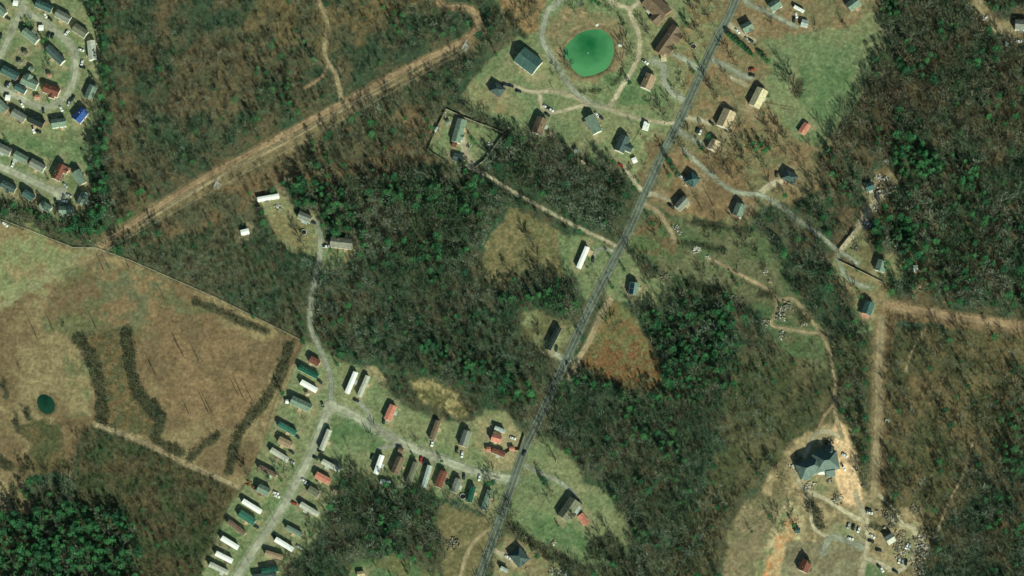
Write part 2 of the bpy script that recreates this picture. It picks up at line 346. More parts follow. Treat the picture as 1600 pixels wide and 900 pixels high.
# roads and tracks: name, material key, width px, points
MAIN = [(1176, -80), (1144, 13), (1124, 53), (1106, 90), (1083, 142), (1062, 188), (1039, 232), (1021, 272), (1004, 310), (992, 339), (979, 366), (963, 399), (939, 445), (917, 490), (894, 541), (872, 590), (853, 631), (836, 668), (820, 701), (802, 751), (784, 804), (766, 855), (751, 898), (725, 980)]
ROADS = [
 ('main_road', 'asphalt', 11.8, MAIN),
 ('estate_street', 'concrete', 9.5, [(38, -60), (37, -5), (36, 12), (46, 22), (58, 28), (72, 37), (88, 50), (103, 62), (114, 76), (118, 95), (117, 118), (110, 138), (100, 153), (85, 163), (70, 167), (52, 163), (38, 156), (20, 147), (0, 138), (-60, 118)]),
 ('estate_street', 'concrete', 8.5, [(36, 12), (26, 32), (12, 62), (0, 88), (-40, 150)]),
 ('estate_street', 'concrete', 11, [(-60, 232), (0, 260), (30, 273), (55, 285), (78, 296), (94, 303)]),
 ('park_road', 'concrete', 12, [(516, 628), (508, 652), (497, 680), (482, 718), (464, 752), (442, 792), (422, 822), (402, 852), (382, 882), (345, 940)]),
 ('park_road', 'concrete', 12, [(514, 634), (535, 640), (558, 652), (580, 665), (602, 678), (625, 691), (655, 705), (690, 718), (730, 733), (765, 743), (803, 749)]),
 ('gravel_lane', 'gravel', 7, [(497, 345), (500, 375), (499, 405), (491, 440), (485, 478), (486, 512), (497, 540), (510, 568), (517, 598), (517, 632)]),
 ('gravel_lane', 'gravel', 5.5, [(560, 628), (575, 642), (582, 662)]),
 ('gravel_lane', 'gravel', 5.5, [(592, 700), (608, 698), (628, 692)]),
 ('gravel_lane', 'gravel', 7.5, [(885, -30), (873, 3), (857, 15), (851, 35), (847, 60), (856, 80), (868, 100), (885, 128), (903, 148), (925, 163), (945, 168)]),
 ('gravel_lane', 'paledirt', 5, [(788, 133), (802, 135), (820, 141), (842, 144), (865, 142), (885, 147), (905, 155), (925, 163), (948, 169), (975, 178), (1004, 186), (1030, 190), (1058, 192)]),
 ('driveway', 'paledirt', 5, [(843, 145), (844, 158), (848, 170), (862, 177), (885, 172), (905, 166), (920, 163)]),
 ('gravel_lane', 'paledirt', 6, [(1012, -40), (998, 3), (984, 14), (989, 32), (998, 55), (998, 85), (986, 112), (970, 138), (952, 168)]),
 ('driveway', 'paledirt', 6, [(984, 14), (970, 9), (955, 2), (940, -20)]),
 ('driveway', 'gravel', 7, [(1052, 84), (1068, 92), (1090, 107)]),
 ('driveway', 'gravel', 9, [(1018, 95), (1036, 102), (1038, 128), (1052, 146), (1072, 157)]),
 ('driveway', 'paledirt', 5, [(975, 260), (988, 278), (1005, 299)]),
 ('driveway', 'paledirt', 6, [(1136, 36), (1152, 48), (1178, 64)]),
 ('driveway', 'gravel', 7, [(1112, 93), (1140, 106), (1160, 118), (1174, 122)]),
 ('driveway', 'paledirt', 4, [(1140, 120), (1168, 134)]),
 ('driveway', 'paledirt', 6, [(1070, 182), (1092, 187), (1110, 192)]),
 ('driveway', 'gravel', 6, [(1160, -25), (1165, 2), (1190, 15), (1215, 28), (1245, 42)]),
 ('driveway', 'gravel', 6, [(1060, 203), (1078, 214), (1095, 222)]),
 ('gravel_lane', 'gravel', 5.5, [(1066, 230), (1083, 247), (1100, 262), (1115, 275), (1130, 288), (1146, 298), (1165, 302), (1185, 303), (1205, 312), (1228, 328), (1250, 345), (1272, 360), (1290, 375), (1306, 388), (1320, 398), (1340, 412)]),
 ('driveway', 'paledirt', 8, [(1190, 300), (1206, 287), (1224, 282)]),
 ('driveway', 'paledirt', 6, [(1004, 305), (1022, 302), (1045, 312)]),
 ('gravel_lane', 'paledirt', 4.5, [(736, 262), (760, 273), (790, 292), (830, 315), (870, 337), (910, 358), (940, 372), (966, 386)]),
 ('driveway', 'concretepale', 9, [(722, 214), (726, 235), (732, 248), (742, 264)]),
 ('driveway', 'gravel', 5, [(822, 727), (848, 741), (872, 752), (890, 765), (902, 778)]),
 ('driveway', 'paledirt', 7, [(775, 862), (792, 870), (804, 882)]),
 ('driveway', 'gravel', 8, [(1286, 864), (1298, 840), (1325, 846), (1350, 856)]),
 ('driveway', 'concrete', 8, [(866, 552), (880, 560), (892, 560)]),
 ('driveway', 'gravel', 4, [(928, 400), (935, 388), (958, 392)]),
 ('dirt_track', 'orangedirt', 9, [(155, 388), (190, 362), (235, 331), (280, 301), (330, 272), (390, 240), (450, 207), (535, 161), (600, 125), (660, 95), (700, 77), (735, 55), (747, 38), (742, 20), (725, 12), (690, 8), (675, -30)]),
 ('dirt_track', 'tandirt', 4, [(215, 357), (262, 325), (310, 296), (350, 273), (410, 242), (468, 211), (548, 165), (610, 135), (668, 103), (715, 80)]),
 ('dirt_track', 'tandirt', 6, [(498, -40), (500, 5), (511, 30), (509, 60), (507, 80), (513, 98), (524, 115), (530, 138), (535, 160)]),
 ('dirt_track', 'orangedirt', 4, [(512, 100), (505, 118), (485, 133), (472, 140)]),
 ('dirt_track', 'tandirt', 8, [(955, 465), (940, 490), (922, 530), (905, 560), (890, 590)]),
 ('dirt_track', 'tandirt', 7, [(150, 664), (180, 674), (220, 690), (255, 706), (290, 724), (330, 742), (372, 760)]),
 ('dirt_track', 'tandirt', 6, [(1006, 318), (1028, 330), (1042, 350), (1055, 375)]),
 ('dirt_track', 'tandirt', 5, [(1105, 403), (1130, 413), (1155, 428), (1185, 443), (1207, 457), (1214, 470), (1212, 490), (1205, 505), (1215, 512), (1240, 515), (1262, 520), (1280, 520)]),
 ('dirt_track', 'tandirt', 5, [(1214, 468), (1235, 466), (1248, 474), (1262, 495), (1280, 515), (1292, 540), (1300, 568), (1305, 600), (1304, 635), (1309, 662), (1316, 685)]),
 ('dirt_track', 'orangedirt', 4, [(1304, 632), (1288, 650), (1280, 668)]),
 ('dirt_track', 'paledirt', 6, [(1310, 682), (1290, 674), (1274, 680), (1264, 698), (1256, 715)]),
 ('dirt_track', 'paledirt', 7, [(1336, 770), (1345, 795), (1355, 818), (1356, 845), (1352, 870), (1345, 905), (1338, 960)]),
 ('dirt_track', 'paledirt', 6, [(1245, 730), (1248, 752), (1262, 768), (1290, 780), (1320, 800), (1350, 815)]),
 ('dirt_track', 'paledirt', 5, [(1262, 768), (1266, 800), (1272, 825), (1290, 838)]),
 ('dirt_track', 'paledirt', 6, [(1352, 872), (1375, 880), (1400, 892), (1420, 880), (1432, 850), (1425, 825), (1405, 820)]),
 ('dirt_track', 'paledirt', 4, [(1372, 772), (1395, 795), (1412, 820)]),
 ('dirt_track', 'paledirt', 8, [(1310, 392), (1330, 370), (1350, 340), (1368, 315), (1385, 300)]),
 ('gravel_lane', 'gravel', 5, [(1309, 392), (1312, 415), (1322, 432), (1340, 444), (1358, 450)]),
 ('dirt_track', 'orangedirt', 13, [(1385, 476), (1440, 487), (1500, 497), (1560, 505), (1650, 518)]),
 ('dirt_track', 'tandirt', 11, [(1377, 500), (1373, 560), (1372, 640), (1368, 720), (1363, 780)]),
 ('dirt_track', 'tandirt', 7, [(1516, -50), (1526, 5), (1538, 22), (1556, 34), (1570, 50), (1590, 62), (1640, 75)]),
 ('dirt_track', 'tandirt', 3, [(1445, 515), (1432, 535), (1420, 560), (1415, 580)]),
 ('dirt_track', 'tandirt', 5, [(762, 830), (742, 845), (728, 870), (718, 905)]),
 ('dirt_track', 'tandirt', 3.5, [(1520, 690), (1505, 740), (1480, 790), (1465, 830)]),
]
ROADC = {'asphalt': (.115, .14, .115), 'concrete': (.36, .355, .265), 'concretepale': (.50, .42, .30), 'gravel': (.33, .335, .255), 'paledirt': (.48, .41, .28),
         'orangedirt': (.34, .235, .14), 'tandirt': (.34, .265, .16)}
STRIPS = [  # low dark thickets in the west pasture and elsewhere (points, width px)
 ([(125, 530), (138, 550), (150, 580), (158, 615), (160, 655)], 21), ([(198, 518), (202, 560), (210, 600), (222, 625), (245, 648)], 19),
 ([(240, 632), (252, 655), (243, 682), (262, 700), (282, 706)], 17), ([(305, 472), (340, 486), (380, 503), (414, 517)], 12),
 ([(452, 540), (444, 570), (428, 605), (405, 635), (385, 660), (368, 690), (358, 735)], 16), ([(340, 678), (320, 695), (298, 715)], 12),
 ([(905, 143), (930, 142), (950, 136), (965, 125), (973, 108)], 4), ([(1085, 345), (1100, 350), (1128, 352)], 14), ([(1072, 380), (1095, 385), (1130, 392)], 11),
 ([(1190, 458), (1206, 462)], 14), ([(1000, 412), (1020, 428)], 12), ([(1078, 440), (1098, 452), (1120, 455)], 16), ([(700, 180), (735, 190), (790, 212)], 5),
 ([(795, 20), (808, 45), (820, 58)], 12), ([(800, 822), (835, 852), (860, 868), (900, 885)], 16), ([(930, 858), (950, 850), (965, 870)], 30),
 ([(965, 600), (930, 590), (905, 580)], 8), ([(1250, 490), (1262, 500)], 14), ([(1385, 785), (1398, 800)], 16), ([(1360, 820), (1380, 828)], 10),
 ([(1268, 790), (1275, 805), (1280, 820)], 18), ([(1290, 690), (1300, 686)], 10), ([(1250, 130), (1246, 145)], 15), ([(5, 600), (10, 620)], 9), ([(24, 650), (28, 670)], 9), ([(0, 720), (15, 730)], 16), ([(20, 765), (25, 790)], 14), ([(42, 640), (44, 655)], 8)]
# kinds of wood: (polygon, density, share of evergreens, size, colour key, spacing factor)
WOODS = [
 ([(165, -90), (830, -90), (745, 70), (535, 165), (180, 352), (168, 200)], .56, .08, .70, 'brown'),
 ([(390, -90), (780, -90), (745, 50), (535, 155), (390, 235), (380, 100)], .72, .14, .68, 'brown'),
 ([(300, -90), (400, -90), (480, 60), (390, 65), (260, 30), (180, 0), (180, -90)], .35, .05, .6, 'brown'),
 ([(185, 365), (330, 285), (470, 220), (470, 290), (400, 340), (300, 370)], .4, .08, .65, 'brown'),
 ([(470, 225), (560, 175), (720, 90), (760, 60), (815, 30), (800, 80), (730, 130), (700, 170), (660, 240), (700, 280), (560, 270), (470, 280)], .75, .2, .8, 'brown'),
 ([(180, 372), (300, 370), (400, 340), (430, 380), (490, 400), (485, 480), (470, 525), (400, 492), (270, 432)], 1.0, .08, .55, 'dark'),
 ([(500, 400), (560, 400), (640, 400), (800, 460), (860, 560), (850, 625), (780, 635), (700, 640), (600, 580), (520, 545), (495, 500)], 1.0, .16, .75, 'dark'),
 ([(520, 280), (760, 280), (790, 340), (740, 420), (560, 400)], 1.0, .28, .95, 'green'),
 ([(745, 215), (800, 215), (900, 240), (985, 300), (965, 375), (880, 335), (780, 280), (740, 258)], 1.0, .14, .95, 'green'),
 ([(840, 640), (890, 580), (1000, 620), (1060, 640), (1150, 620), (1130, 760), (1060, 960), (990, 960), (985, 810), (955, 765), (915, 750), (890, 700), (850, 680)], 1.0, .10, .8, 'dark'),
 ([(1130, 470), (1200, 500), (1300, 560), (1300, 680), (1240, 690), (1160, 780), (1100, 780), (1150, 600)], .42, .12, .8, 'dark'),
 ([(1215, 330), (1300, 390), (1300, 520), (1240, 450), (1190, 360)], .7, .2, .85, 'dark'),
 ([(1385, 515), (1660, 535), (1600, 700), (1500, 760), (1450, 830), (1395, 770), (1388, 640)], .62, .10, .85, 'brown'),
 ([(1470, 800), (1530, 680), (1600, 600), (1700, 560), (1700, 960), (1440, 960)], 1.0, .16, .85, 'dark'),
 ([(1378, -80), (1700, -80), (1700, 240), (1350, 260), (1290, 235), (1350, 150)], .95, .10, .95, 'brown'),
 ([(1280, 240), (1400, 230), (1380, 280), (1340, 340), (1300, 380), (1270, 330)], .75, .08, .9, 'brown'),
 ([(1400, 290), (1660, 250), (1660, 500), (1500, 485), (1400, 460), (1360, 360)], 1.0, .44, .95, 'green'),
 ([(1385, 490), (1440, 505), (1420, 560), (1386, 590)], 1.0, .35, .7, 'dark'),
 ([(1300, 520), (1362, 530), (1360, 640), (1310, 640)], .9, .25, .8, 'dark'),
 ([(130, 668), (280, 715), (385, 762), (330, 860), (320, 960), (230, 960), (200, 800), (120, 790), (112, 745)], .95, .06, .6, 'scrub'),
 ([(500, 760), (560, 740), (700, 775), (745, 800), (690, 800), (670, 860), (640, 960), (440, 960), (500, 860)], 1.0, .16, .85, 'green'),
 ([(600, 590), (720, 610), (760, 640), (700, 655), (650, 640)], .8, .1, .6, 'scrub'),
 ([(770, 440), (890, 440), (905, 500), (870, 520), (800, 500), (790, 470)], .95, .12, .9, 'dark'),
 # evergreen stands
 ([(110, -60), (150, -60), (172, 10), (174, 140), (172, 375), (130, 380), (60, 345), (-90, 310), (-90, 285), (50, 330), (135, 340), (146, 290), (146, 238), (120, 218), (118, 196), (152, 196), (158, 150), (158, 60), (140, 20)], 1.0, .55, .85, 'green'),
 ([(142, 230), (172, 230), (172, 375), (130, 378), (100, 360), (140, 335)], 1.1, .72, .95, 'green'),
 ([(-90, 185), (0, 188), (28, 198), (34, 212), (20, 214), (-90, 205)], 1.1, .95, .8, 'green'),
 ([(430, 285), (470, 275), (520, 285), (545, 330), (570, 360), (560, 388), (545, 374), (505, 368), (500, 328), (462, 328), (450, 300)], 1.0, .6, .9, 'green'),
 ([(1000, 478), (1060, 492), (1145, 480), (1155, 560), (1120, 612), (1040, 632), (1030, 600), (1040, 565), (1012, 520)], 1.0, .5, .95, 'dark'),
 ([(-90, 800), (60, 800), (120, 785), (200, 800), (230, 860), (215, 960), (-90, 960)], 1.1, .74, 1.0, 'green'),
 ([(1400, 232), (1440, 225), (1480, 262), (1475, 278), (1430, 278), (1408, 282)], 1.1, .97, .95, 'green'),
 ([(1362, -60), (1400, -60), (1400, 25), (1366, 26)], 1.0, .8, .95, 'green'),
 ([(640, 530), (700, 545), (760, 570), (840, 610), (850, 640), (770, 615), (680, 570)], 1.0, .6, .85, 'green'),
 ([(885, 575), (960, 605), (1040, 610), (1120, 600), (1100, 630), (980, 630), (900, 600)], 1.0, .55, .85, 'green'),
 ([(60, 655), (85, 665), (90, 690), (72, 690)], .8, .5, .6, 'scrub'),
]

# ------------------------------------------------------------ ground sheet
def axis(lo, hi, step, far):
    a = list(np.arange(lo, hi + step / 2, step)); left = []; s = step; x = lo
    while x > -far: s *= 1.35; x -= s; left.append(x)
    right = []; s = step; x = hi
    while x < far: s *= 1.35; x += s; right.append(x)
    return np.array(left[::-1] + a + right)
XS = axis(-440, 440, 0.9, 6000); YS = axis(-275, 280, 0.9, 6000)
GX, GY = np.meshgrid(XS, YS)
GU, GV = photo(np.clip(GX, -440, 440), np.clip(GY, -275, 280))
WG1 = fbm(GU, GV, 14, 51, 4) - .5; WG2 = fbm(GU, GV, 14, 77, 4) - .5
n1 = fbm(GU, GV, 60, 1, 5)[..., None]; n2 = fbm(GU, GV, 11, 2, 4)[..., None]; n3 = fbm(GU, GV, 4, 5, 3)[..., None]
c = np.array(LIT) * (1 - sstep(.35, .65, n1)) + np.array(DK) * sstep(.35, .65, n1)
c = c + (np.array((.14, .10, .06)) - c) * sstep(.52, .72, n2) * .6
c = c + (np.array(GRN) - c) * sstep(.55, .7, 1 - n2) * .5
KEEP = np.ones(GX.shape)
def blur(a, k=1):
    for _ in range(k):
        p = np.pad(a, 1, mode='edge')
        a = (p[1:-1, 1:-1] * 2 + p[:-2, 1:-1] + p[2:, 1:-1] + p[1:-1, :-2] + p[1:-1, 2:]) / 6
    return a
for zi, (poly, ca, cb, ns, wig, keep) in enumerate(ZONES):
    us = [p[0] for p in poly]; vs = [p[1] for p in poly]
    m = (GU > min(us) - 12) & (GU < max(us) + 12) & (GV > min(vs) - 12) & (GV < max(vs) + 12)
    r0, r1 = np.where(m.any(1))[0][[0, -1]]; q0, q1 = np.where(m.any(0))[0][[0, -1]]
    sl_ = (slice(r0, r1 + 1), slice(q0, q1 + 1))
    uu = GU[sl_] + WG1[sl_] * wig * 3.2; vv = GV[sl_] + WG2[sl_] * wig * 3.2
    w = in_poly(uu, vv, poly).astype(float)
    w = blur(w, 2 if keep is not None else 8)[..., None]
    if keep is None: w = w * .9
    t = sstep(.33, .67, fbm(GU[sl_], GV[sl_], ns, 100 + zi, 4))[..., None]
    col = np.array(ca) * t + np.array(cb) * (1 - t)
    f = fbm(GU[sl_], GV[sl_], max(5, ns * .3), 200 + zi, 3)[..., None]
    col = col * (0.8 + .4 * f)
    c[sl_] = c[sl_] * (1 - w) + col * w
    if keep is not None: KEEP[sl_] = KEEP[sl_] * (1 - w[..., 0]) + keep * w[..., 0]
ROADMASK = np.full(GX.shape, 1e9)
for name, k, wd, pts in ROADS:
    d = line_dist(GU, GV, spline(pts, 8)) + WG1 * 3.5
    w = (1 - sstep(wd * .45, wd * .95, d))[..., None] * (.65 if k != 'asphalt' else .55)
    rc = np.array(ROADC[k]) if k != 'asphalt' else np.array((.22, .18, .11))
    c = c * (1 - w) + rc * w
    ROADMASK = np.minimum(ROADMASK, d - wd * .5)
# the wide cleared band of the right of way
ROW = [(0, 480), (60, 440), (155, 385), (240, 335), (340, 282), (450, 226), (545, 172), (640, 118), (735, 66)]
d = line_dist(GU, GV, ROW, 80) + WG2 * 16
w = ((1 - sstep(7, 18, d)) * (GU > 150))[..., None] * .75
c = c * (1 - w) + (np.array((.27, .175, .10)) * (1 - n2) * 1.5 * w + np.array((.15, .135, .075)) * n2 * w * .8)
KEEP *= np.where(GU > 150, sstep(9, 17, d), 1)
w = ((1 - sstep(2, 6, d - 2)) * (GU < 160))[..., None] * .55
c = c * (1 - w) + np.array((.30, .26, .15)) * w
for pts, wd in STRIPS:
    d = line_dist(GU, GV, spline(pts, 8), 40) + WG1 * 6
    w = (1 - sstep(wd * .35, wd * .6, d + WG2 * 9))[..., None] * .7
    c = c * (1 - w) + np.array((.05, .06, .036)) * w
for p in PONDS:
    e = p.edge(GX, GY) + WG1 * 4
    w = (1 - sstep(0.5, 3.2, e))[..., None] * .7
    c = c * (1 - w) + np.array((.17, .12, .07)) * w
    KEEP *= sstep(0, 6, e)
for sy in (0, 1):   # streaks of old furrows and mowing in the open ground
    st = fbm(GU * (.25 if sy else .9) + GV * .3, GV * (1.3 if sy else .5) - GU * .4, 3.2, 91 + sy, 2)[..., None]
    c = c * (1 + (st - .5) * .34 * (1 - KEEP[..., None]))
c = c * (.68 + .64 * n3) * (.85 + .3 * fbm(GU, GV, 2.2, 6, 2)[..., None])
c = c * np.array((.90, .99, .96))
c = np.clip(c, 0.004, 1)
GZ = relief(GX, GY)
GZ = GZ + (fbm(GX, GY, 3.2, 88, 3) - .5) * .5 * sstep(1, 8, ROADMASK) * (.25 + .75 * KEEP)
ny, nx = GX.shape
def grid_mesh(name, X, Y, Z, C, m):
    ny, nx = X.shape
    me = bpy.data.meshes.new(name)
    co = np.stack([X, Y, Z], -1).reshape(-1, 3).astype(np.float32)
    i = (np.arange(ny - 1)[:, None] * nx + np.arange(nx - 1)[None, :]).ravel()
    f = np.stack([i, i + 1, i + nx + 1, i + nx], -1).astype(np.int32)
    me.vertices.add(len(co)); me.vertices.foreach_set('co', co.ravel())
    me.loops.add(f.size); me.loops.foreach_set('vertex_index', f.ravel())
    me.polygons.add(len(f)); me.polygons.foreach_set('loop_start', np.arange(0, f.size, 4, dtype=np.int32))
    me.polygons.foreach_set('use_smooth', np.ones(len(f), bool))
    me.update()
    a = me.attributes.new('Col', 'FLOAT_COLOR', 'POINT')
    cc = np.concatenate([C.reshape(-1, 3), np.ones((len(co), 1))], 1).astype(np.float32)
    a.data.foreach_set('color', cc.ravel())
    me.materials.append(m); return me
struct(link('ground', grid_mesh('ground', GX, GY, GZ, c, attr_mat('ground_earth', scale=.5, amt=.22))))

# ------------------------------------------------------------ roads as draped sheets
def road_mat(k):
    nm = 'surface_' + k
    if nm in MATS: return MATS[nm]
    c0 = ROADC[k]
    m = noisy(nm, c0, .30, .25, .9, .15)
    n = m.node_tree.nodes; l = m.node_tree.links; b = n['Principled BSDF']
    uv = n.new('ShaderNodeUVMap'); sp = n.new('ShaderNodeSeparateXYZ'); l.new(uv.outputs[0], sp.inputs[0])
    ab = n.new('ShaderNodeMath'); ab.operation = 'ABSOLUTE'; l.new(sp.outputs[0], ab.inputs[0])
    tc = n.new('ShaderNodeTexCoord'); no = n.new('ShaderNodeTexNoise'); no.inputs['Scale'].default_value = .45; no.inputs['Detail'].default_value = 4
    l.new(tc.outputs['Object'], no.inputs['Vector'])
    # worn lanes: two wheel paths per lane, lighter or darker than the crown
    wv = n.new('ShaderNodeMath'); wv.operation = 'COSINE'
    mu = n.new('ShaderNodeMath'); mu.operation = 'MULTIPLY'; mu.inputs[1].default_value = 12.5 if k in ('asphalt',) else 6.3
    l.new(ab.outputs[0], mu.inputs[0]); l.new(mu.outputs[0], wv.inputs[0])
    mr = n.new('ShaderNodeMapRange'); mr.inputs[1].default_value = -1; mr.inputs[2].default_value = 1
    am = {'asphalt': .10, 'concrete': .03}.get(k, .06)
    mr.inputs[3].default_value = 1 + am; mr.inputs[4].default_value = 1 - am
    l.new(wv.outputs[0], mr.inputs[0])
    src = b.inputs['Base Color'].links[0].from_socket
    vm = n.new('ShaderNodeVectorMath'); vm.operation = 'SCALE'; l.new(src, vm.inputs[0]); l.new(mr.outputs[0], vm.inputs['Scale'])
    l.new(vm.outputs[0], b.inputs['Base Color'])
    n3_ = n.new('ShaderNodeTexNoise'); n3_.inputs['Scale'].default_value = .045; n3_.inputs['Detail'].default_value = 5; l.new(tc.outputs['Object'], n3_.inputs['Vector'])
    m3 = n.new('ShaderNodeMapRange'); m3.inputs[1].default_value = .35; m3.inputs[2].default_value = .65; m3.inputs[3].default_value = .72; m3.inputs[4].default_value = 1.3; l.new(n3_.outputs[0], m3.inputs[0])
    v3 = n.new('ShaderNodeVectorMath'); v3.operation = 'SCALE'; l.new(vm.outputs[0], v3.inputs[0]); l.new(m3.outputs[0], v3.inputs['Scale']); l.new(v3.outputs[0], b.inputs['Base Color'])
    if k not in ('asphalt',):
        ad = n.new('ShaderNodeMath'); ad.operation = 'MULTIPLY_ADD'; ad.inputs[1].default_value = 1.5 if 'dirt' in k or k == 'gravel' else .6
        ad.inputs[2].default_value = -.75 if 'dirt' in k or k == 'gravel' else -.3
        l.new(no.outputs[0], ad.inputs[0])
        su = n.new('ShaderNodeMath'); su.operation = 'ADD'; l.new(ab.outputs[0], su.inputs[0]); l.new(ad.outputs[0], su.inputs[1])
        al = n.new('ShaderNodeMapRange'); soft = (.45, .95) if 'dirt' in k or k == 'gravel' else (.82, .95)
        al.inputs[1].default_value = soft[0]; al.inputs[2].default_value = soft[1]; al.inputs[3].default_value = 1; al.inputs[4].default_value = 0
        l.new(su.outputs[0], al.inputs[0]); l.new(al.outputs[0], b.inputs['Alpha'])
    MATS[nm] = m; return m
def ribbon(name, pts, wpx, m, lift, off=0.0, hw=None, step=3.0, u0=-1, u1=1):
    g = [ground(*p) for p in spline(pts, step)]
    hw = hw if hw is not None else wpx * S / 2
    V = []; F = []; UV = []
    nac = 4 if hw > 1 else 1
    for i, (x, y) in enumerate(g):
        a = g[max(0, i - 1)]; b = g[min(len(g) - 1, i + 1)]
        dx, dy = b[0] - a[0], b[1] - a[1]; L = math.hypot(dx, dy) or 1; nx_, ny_ = -dy / L, dx / L
        for k in range(nac + 1):
            t = -1 + 2 * k / nac; px = x + nx_ * (off + t * hw); py = y + ny_ * (off + t * hw)
            V.append((px, py, zat(px, py) + lift)); UV.append((t, i))
    for i in range(len(g) - 1):
        for k in range(nac):
            q = i * (nac + 1) + k; F.append((q, q + nac + 1, q + nac + 2, q + 1)[::-1])
    me = mesh_from(name, V, F, (m,))
    uv = me.uv_layers.new(name='UVMap')
    for lp in me.loops: uv.data[lp.index].uv = UV[lp.vertex_index]
    for p in me.polygons: p.use_smooth = True
    if me.polygons and me.polygons[0].normal.z < 0: me.flip_normals()
    return me
for ri, (name, k, wd, pts) in enumerate(ROADS):
    extra = 1.5 if 'dirt' in k or k == 'gravel' else 1.05
    lift = {'asphalt': .20, 'concrete': .16, 'concretepale': .13}.get(k, .10) + .0007 * ri
    struct(link(name, ribbon(name, pts, wd * extra, road_mat(k), lift)))
M_LINE = noisy('road_paint', (.42, .46, .40), .45, .6); M_YEL = noisy('road_paint_yellow', (.34, .34, .20), .45, .6)
for nm, off, m, hw in (('edge_line', -2.75, M_LINE, .10), ('edge_line', 2.75, M_LINE, .10), ('centre_line', -.2, M_YEL, .09), ('centre_line', .2, M_YEL, .09)):
    struct(link(nm, ribbon(nm, MAIN, 0, m, .235, off, hw)))
# turning circle of the estate and junction fans
def disc_sheet(name, u, v, r, k, lift):
    x, y = ground(u, v); V = [(x, y, zat(x, y) + lift)]; UV = [(0, 0)]
    n = 28
    for i in range(n):
        a = 2 * math.pi * i / n; px = x + r * S * math.cos(a); py = y + r * S * math.sin(a)
        V.append((px, py, zat(px, py) + lift)); UV.append((1, 0))
    me = mesh_from(name, V, [(0, 1 + i, 1 + (i + 1) % n) for i in range(n)], (road_mat(k),))
    uv = me.uv_layers.new(name='UVMap')
    for lp in me.loops: uv.data[lp.index].uv = UV[lp.vertex_index]
    struct(link(name, me))
disc_sheet('turning_circle', 95, 304, 14, 'concrete', .205)
disc_sheet('driveway', 734, 256, 9, 'concretepale', .15)
disc_sheet('street_corner', 516, 636, 13, 'concrete', .215)
disc_sheet('street_corner', 36, 12, 8, 'concrete', .21)
# ------------------------------------------------------------ water
def water(name, P, ca, cb, label):
    n = 72; rings = 10; V = [(P.cx, P.cy, 0)]; F = []
    for r in range(1, rings + 1):
        for i in range(n):
            a = -math.pi + 2 * math.pi * i / n
            rr = (float(np.interp(a, P.ang, P.rad)) + .3) * r / rings
            V.append((P.cx + rr * math.cos(a), P.cy + rr * math.sin(a), 0))
    for i in range(n): F.append((0, 1 + i, 1 + (i + 1) % n))
    for r in range(rings - 1):
        for i in range(n):
            a = 1 + r * n + i; b = 1 + r * n + (i + 1) % n; F.append((a, a + n, b + n, b))
    m, nn, l, b = mat_new(name)
    # deep water in the middle is the darker green, the silty shallows are paler
    g = nn.new('ShaderNodeTexCoord'); mp = nn.new('ShaderNodeMapping'); mp.inputs['Location'].default_value = (-P.cx, -P.cy - 6, 0)
    l.new(g.outputs['Object'], mp.inputs[0]); ln = nn.new('ShaderNodeVectorMath'); ln.operation = 'LENGTH'; l.new(mp.outputs[0], ln.inputs[0])
    no = nn.new('ShaderNodeTexNoise'); no.inputs['Scale'].default_value = .12; no.inputs['Detail'].default_value = 3; l.new(g.outputs['Object'], no.inputs['Vector'])
    ad = nn.new('ShaderNodeMath'); ad.operation = 'MULTIPLY_ADD'; ad.inputs[1].default_value = 17; l.new(no.outputs[0], ad.inputs[0]); l.new(ln.outputs['Value'], ad.inputs[2])
    mr = nn.new('ShaderNodeMapRange'); mr.inputs[1].default_value = 9; mr.inputs[2].default_value = P.rad.mean() * 1.1 + 8; l.new(ad.outputs[0], mr.inputs[0])
    mx = nn.new('ShaderNodeMix'); mx.data_type = 'RGBA'; mx.inputs[6].default_value = (*ca, 1); mx.inputs[7].default_value = (*cb, 1)
    l.new(mr.outputs[0], mx.inputs[0]); l.new(mx.outputs[2], b.inputs['Base Color'])
    b.inputs['Roughness'].default_value = .25
    n2 = nn.new('ShaderNodeTexNoise'); n2.inputs['Scale'].default_value = 1.2; l.new(g.outputs['Object'], n2.inputs['Vector'])
    bp = nn.new('ShaderNodeBump'); bp.inputs['Strength'].default_value = .06; l.new(n2.outputs[0], bp.inputs['Height']); l.new(bp.outputs[0], b.inputs['Normal'])
    struct(link(name, mesh_from(name, V, F, (m,)), None, (0, 0, P.level - .12)))
water('pond_water', PONDS[0], (.007, .115, .036), (.09, .30, .125), '')
water('pond_water', PONDS[1], (.004, .028, .018), (.012, .055, .03), '')
LANDMARKS += [(922, 82, 'big green pond'), (71, 632, 'small dark pond in the west pasture')]
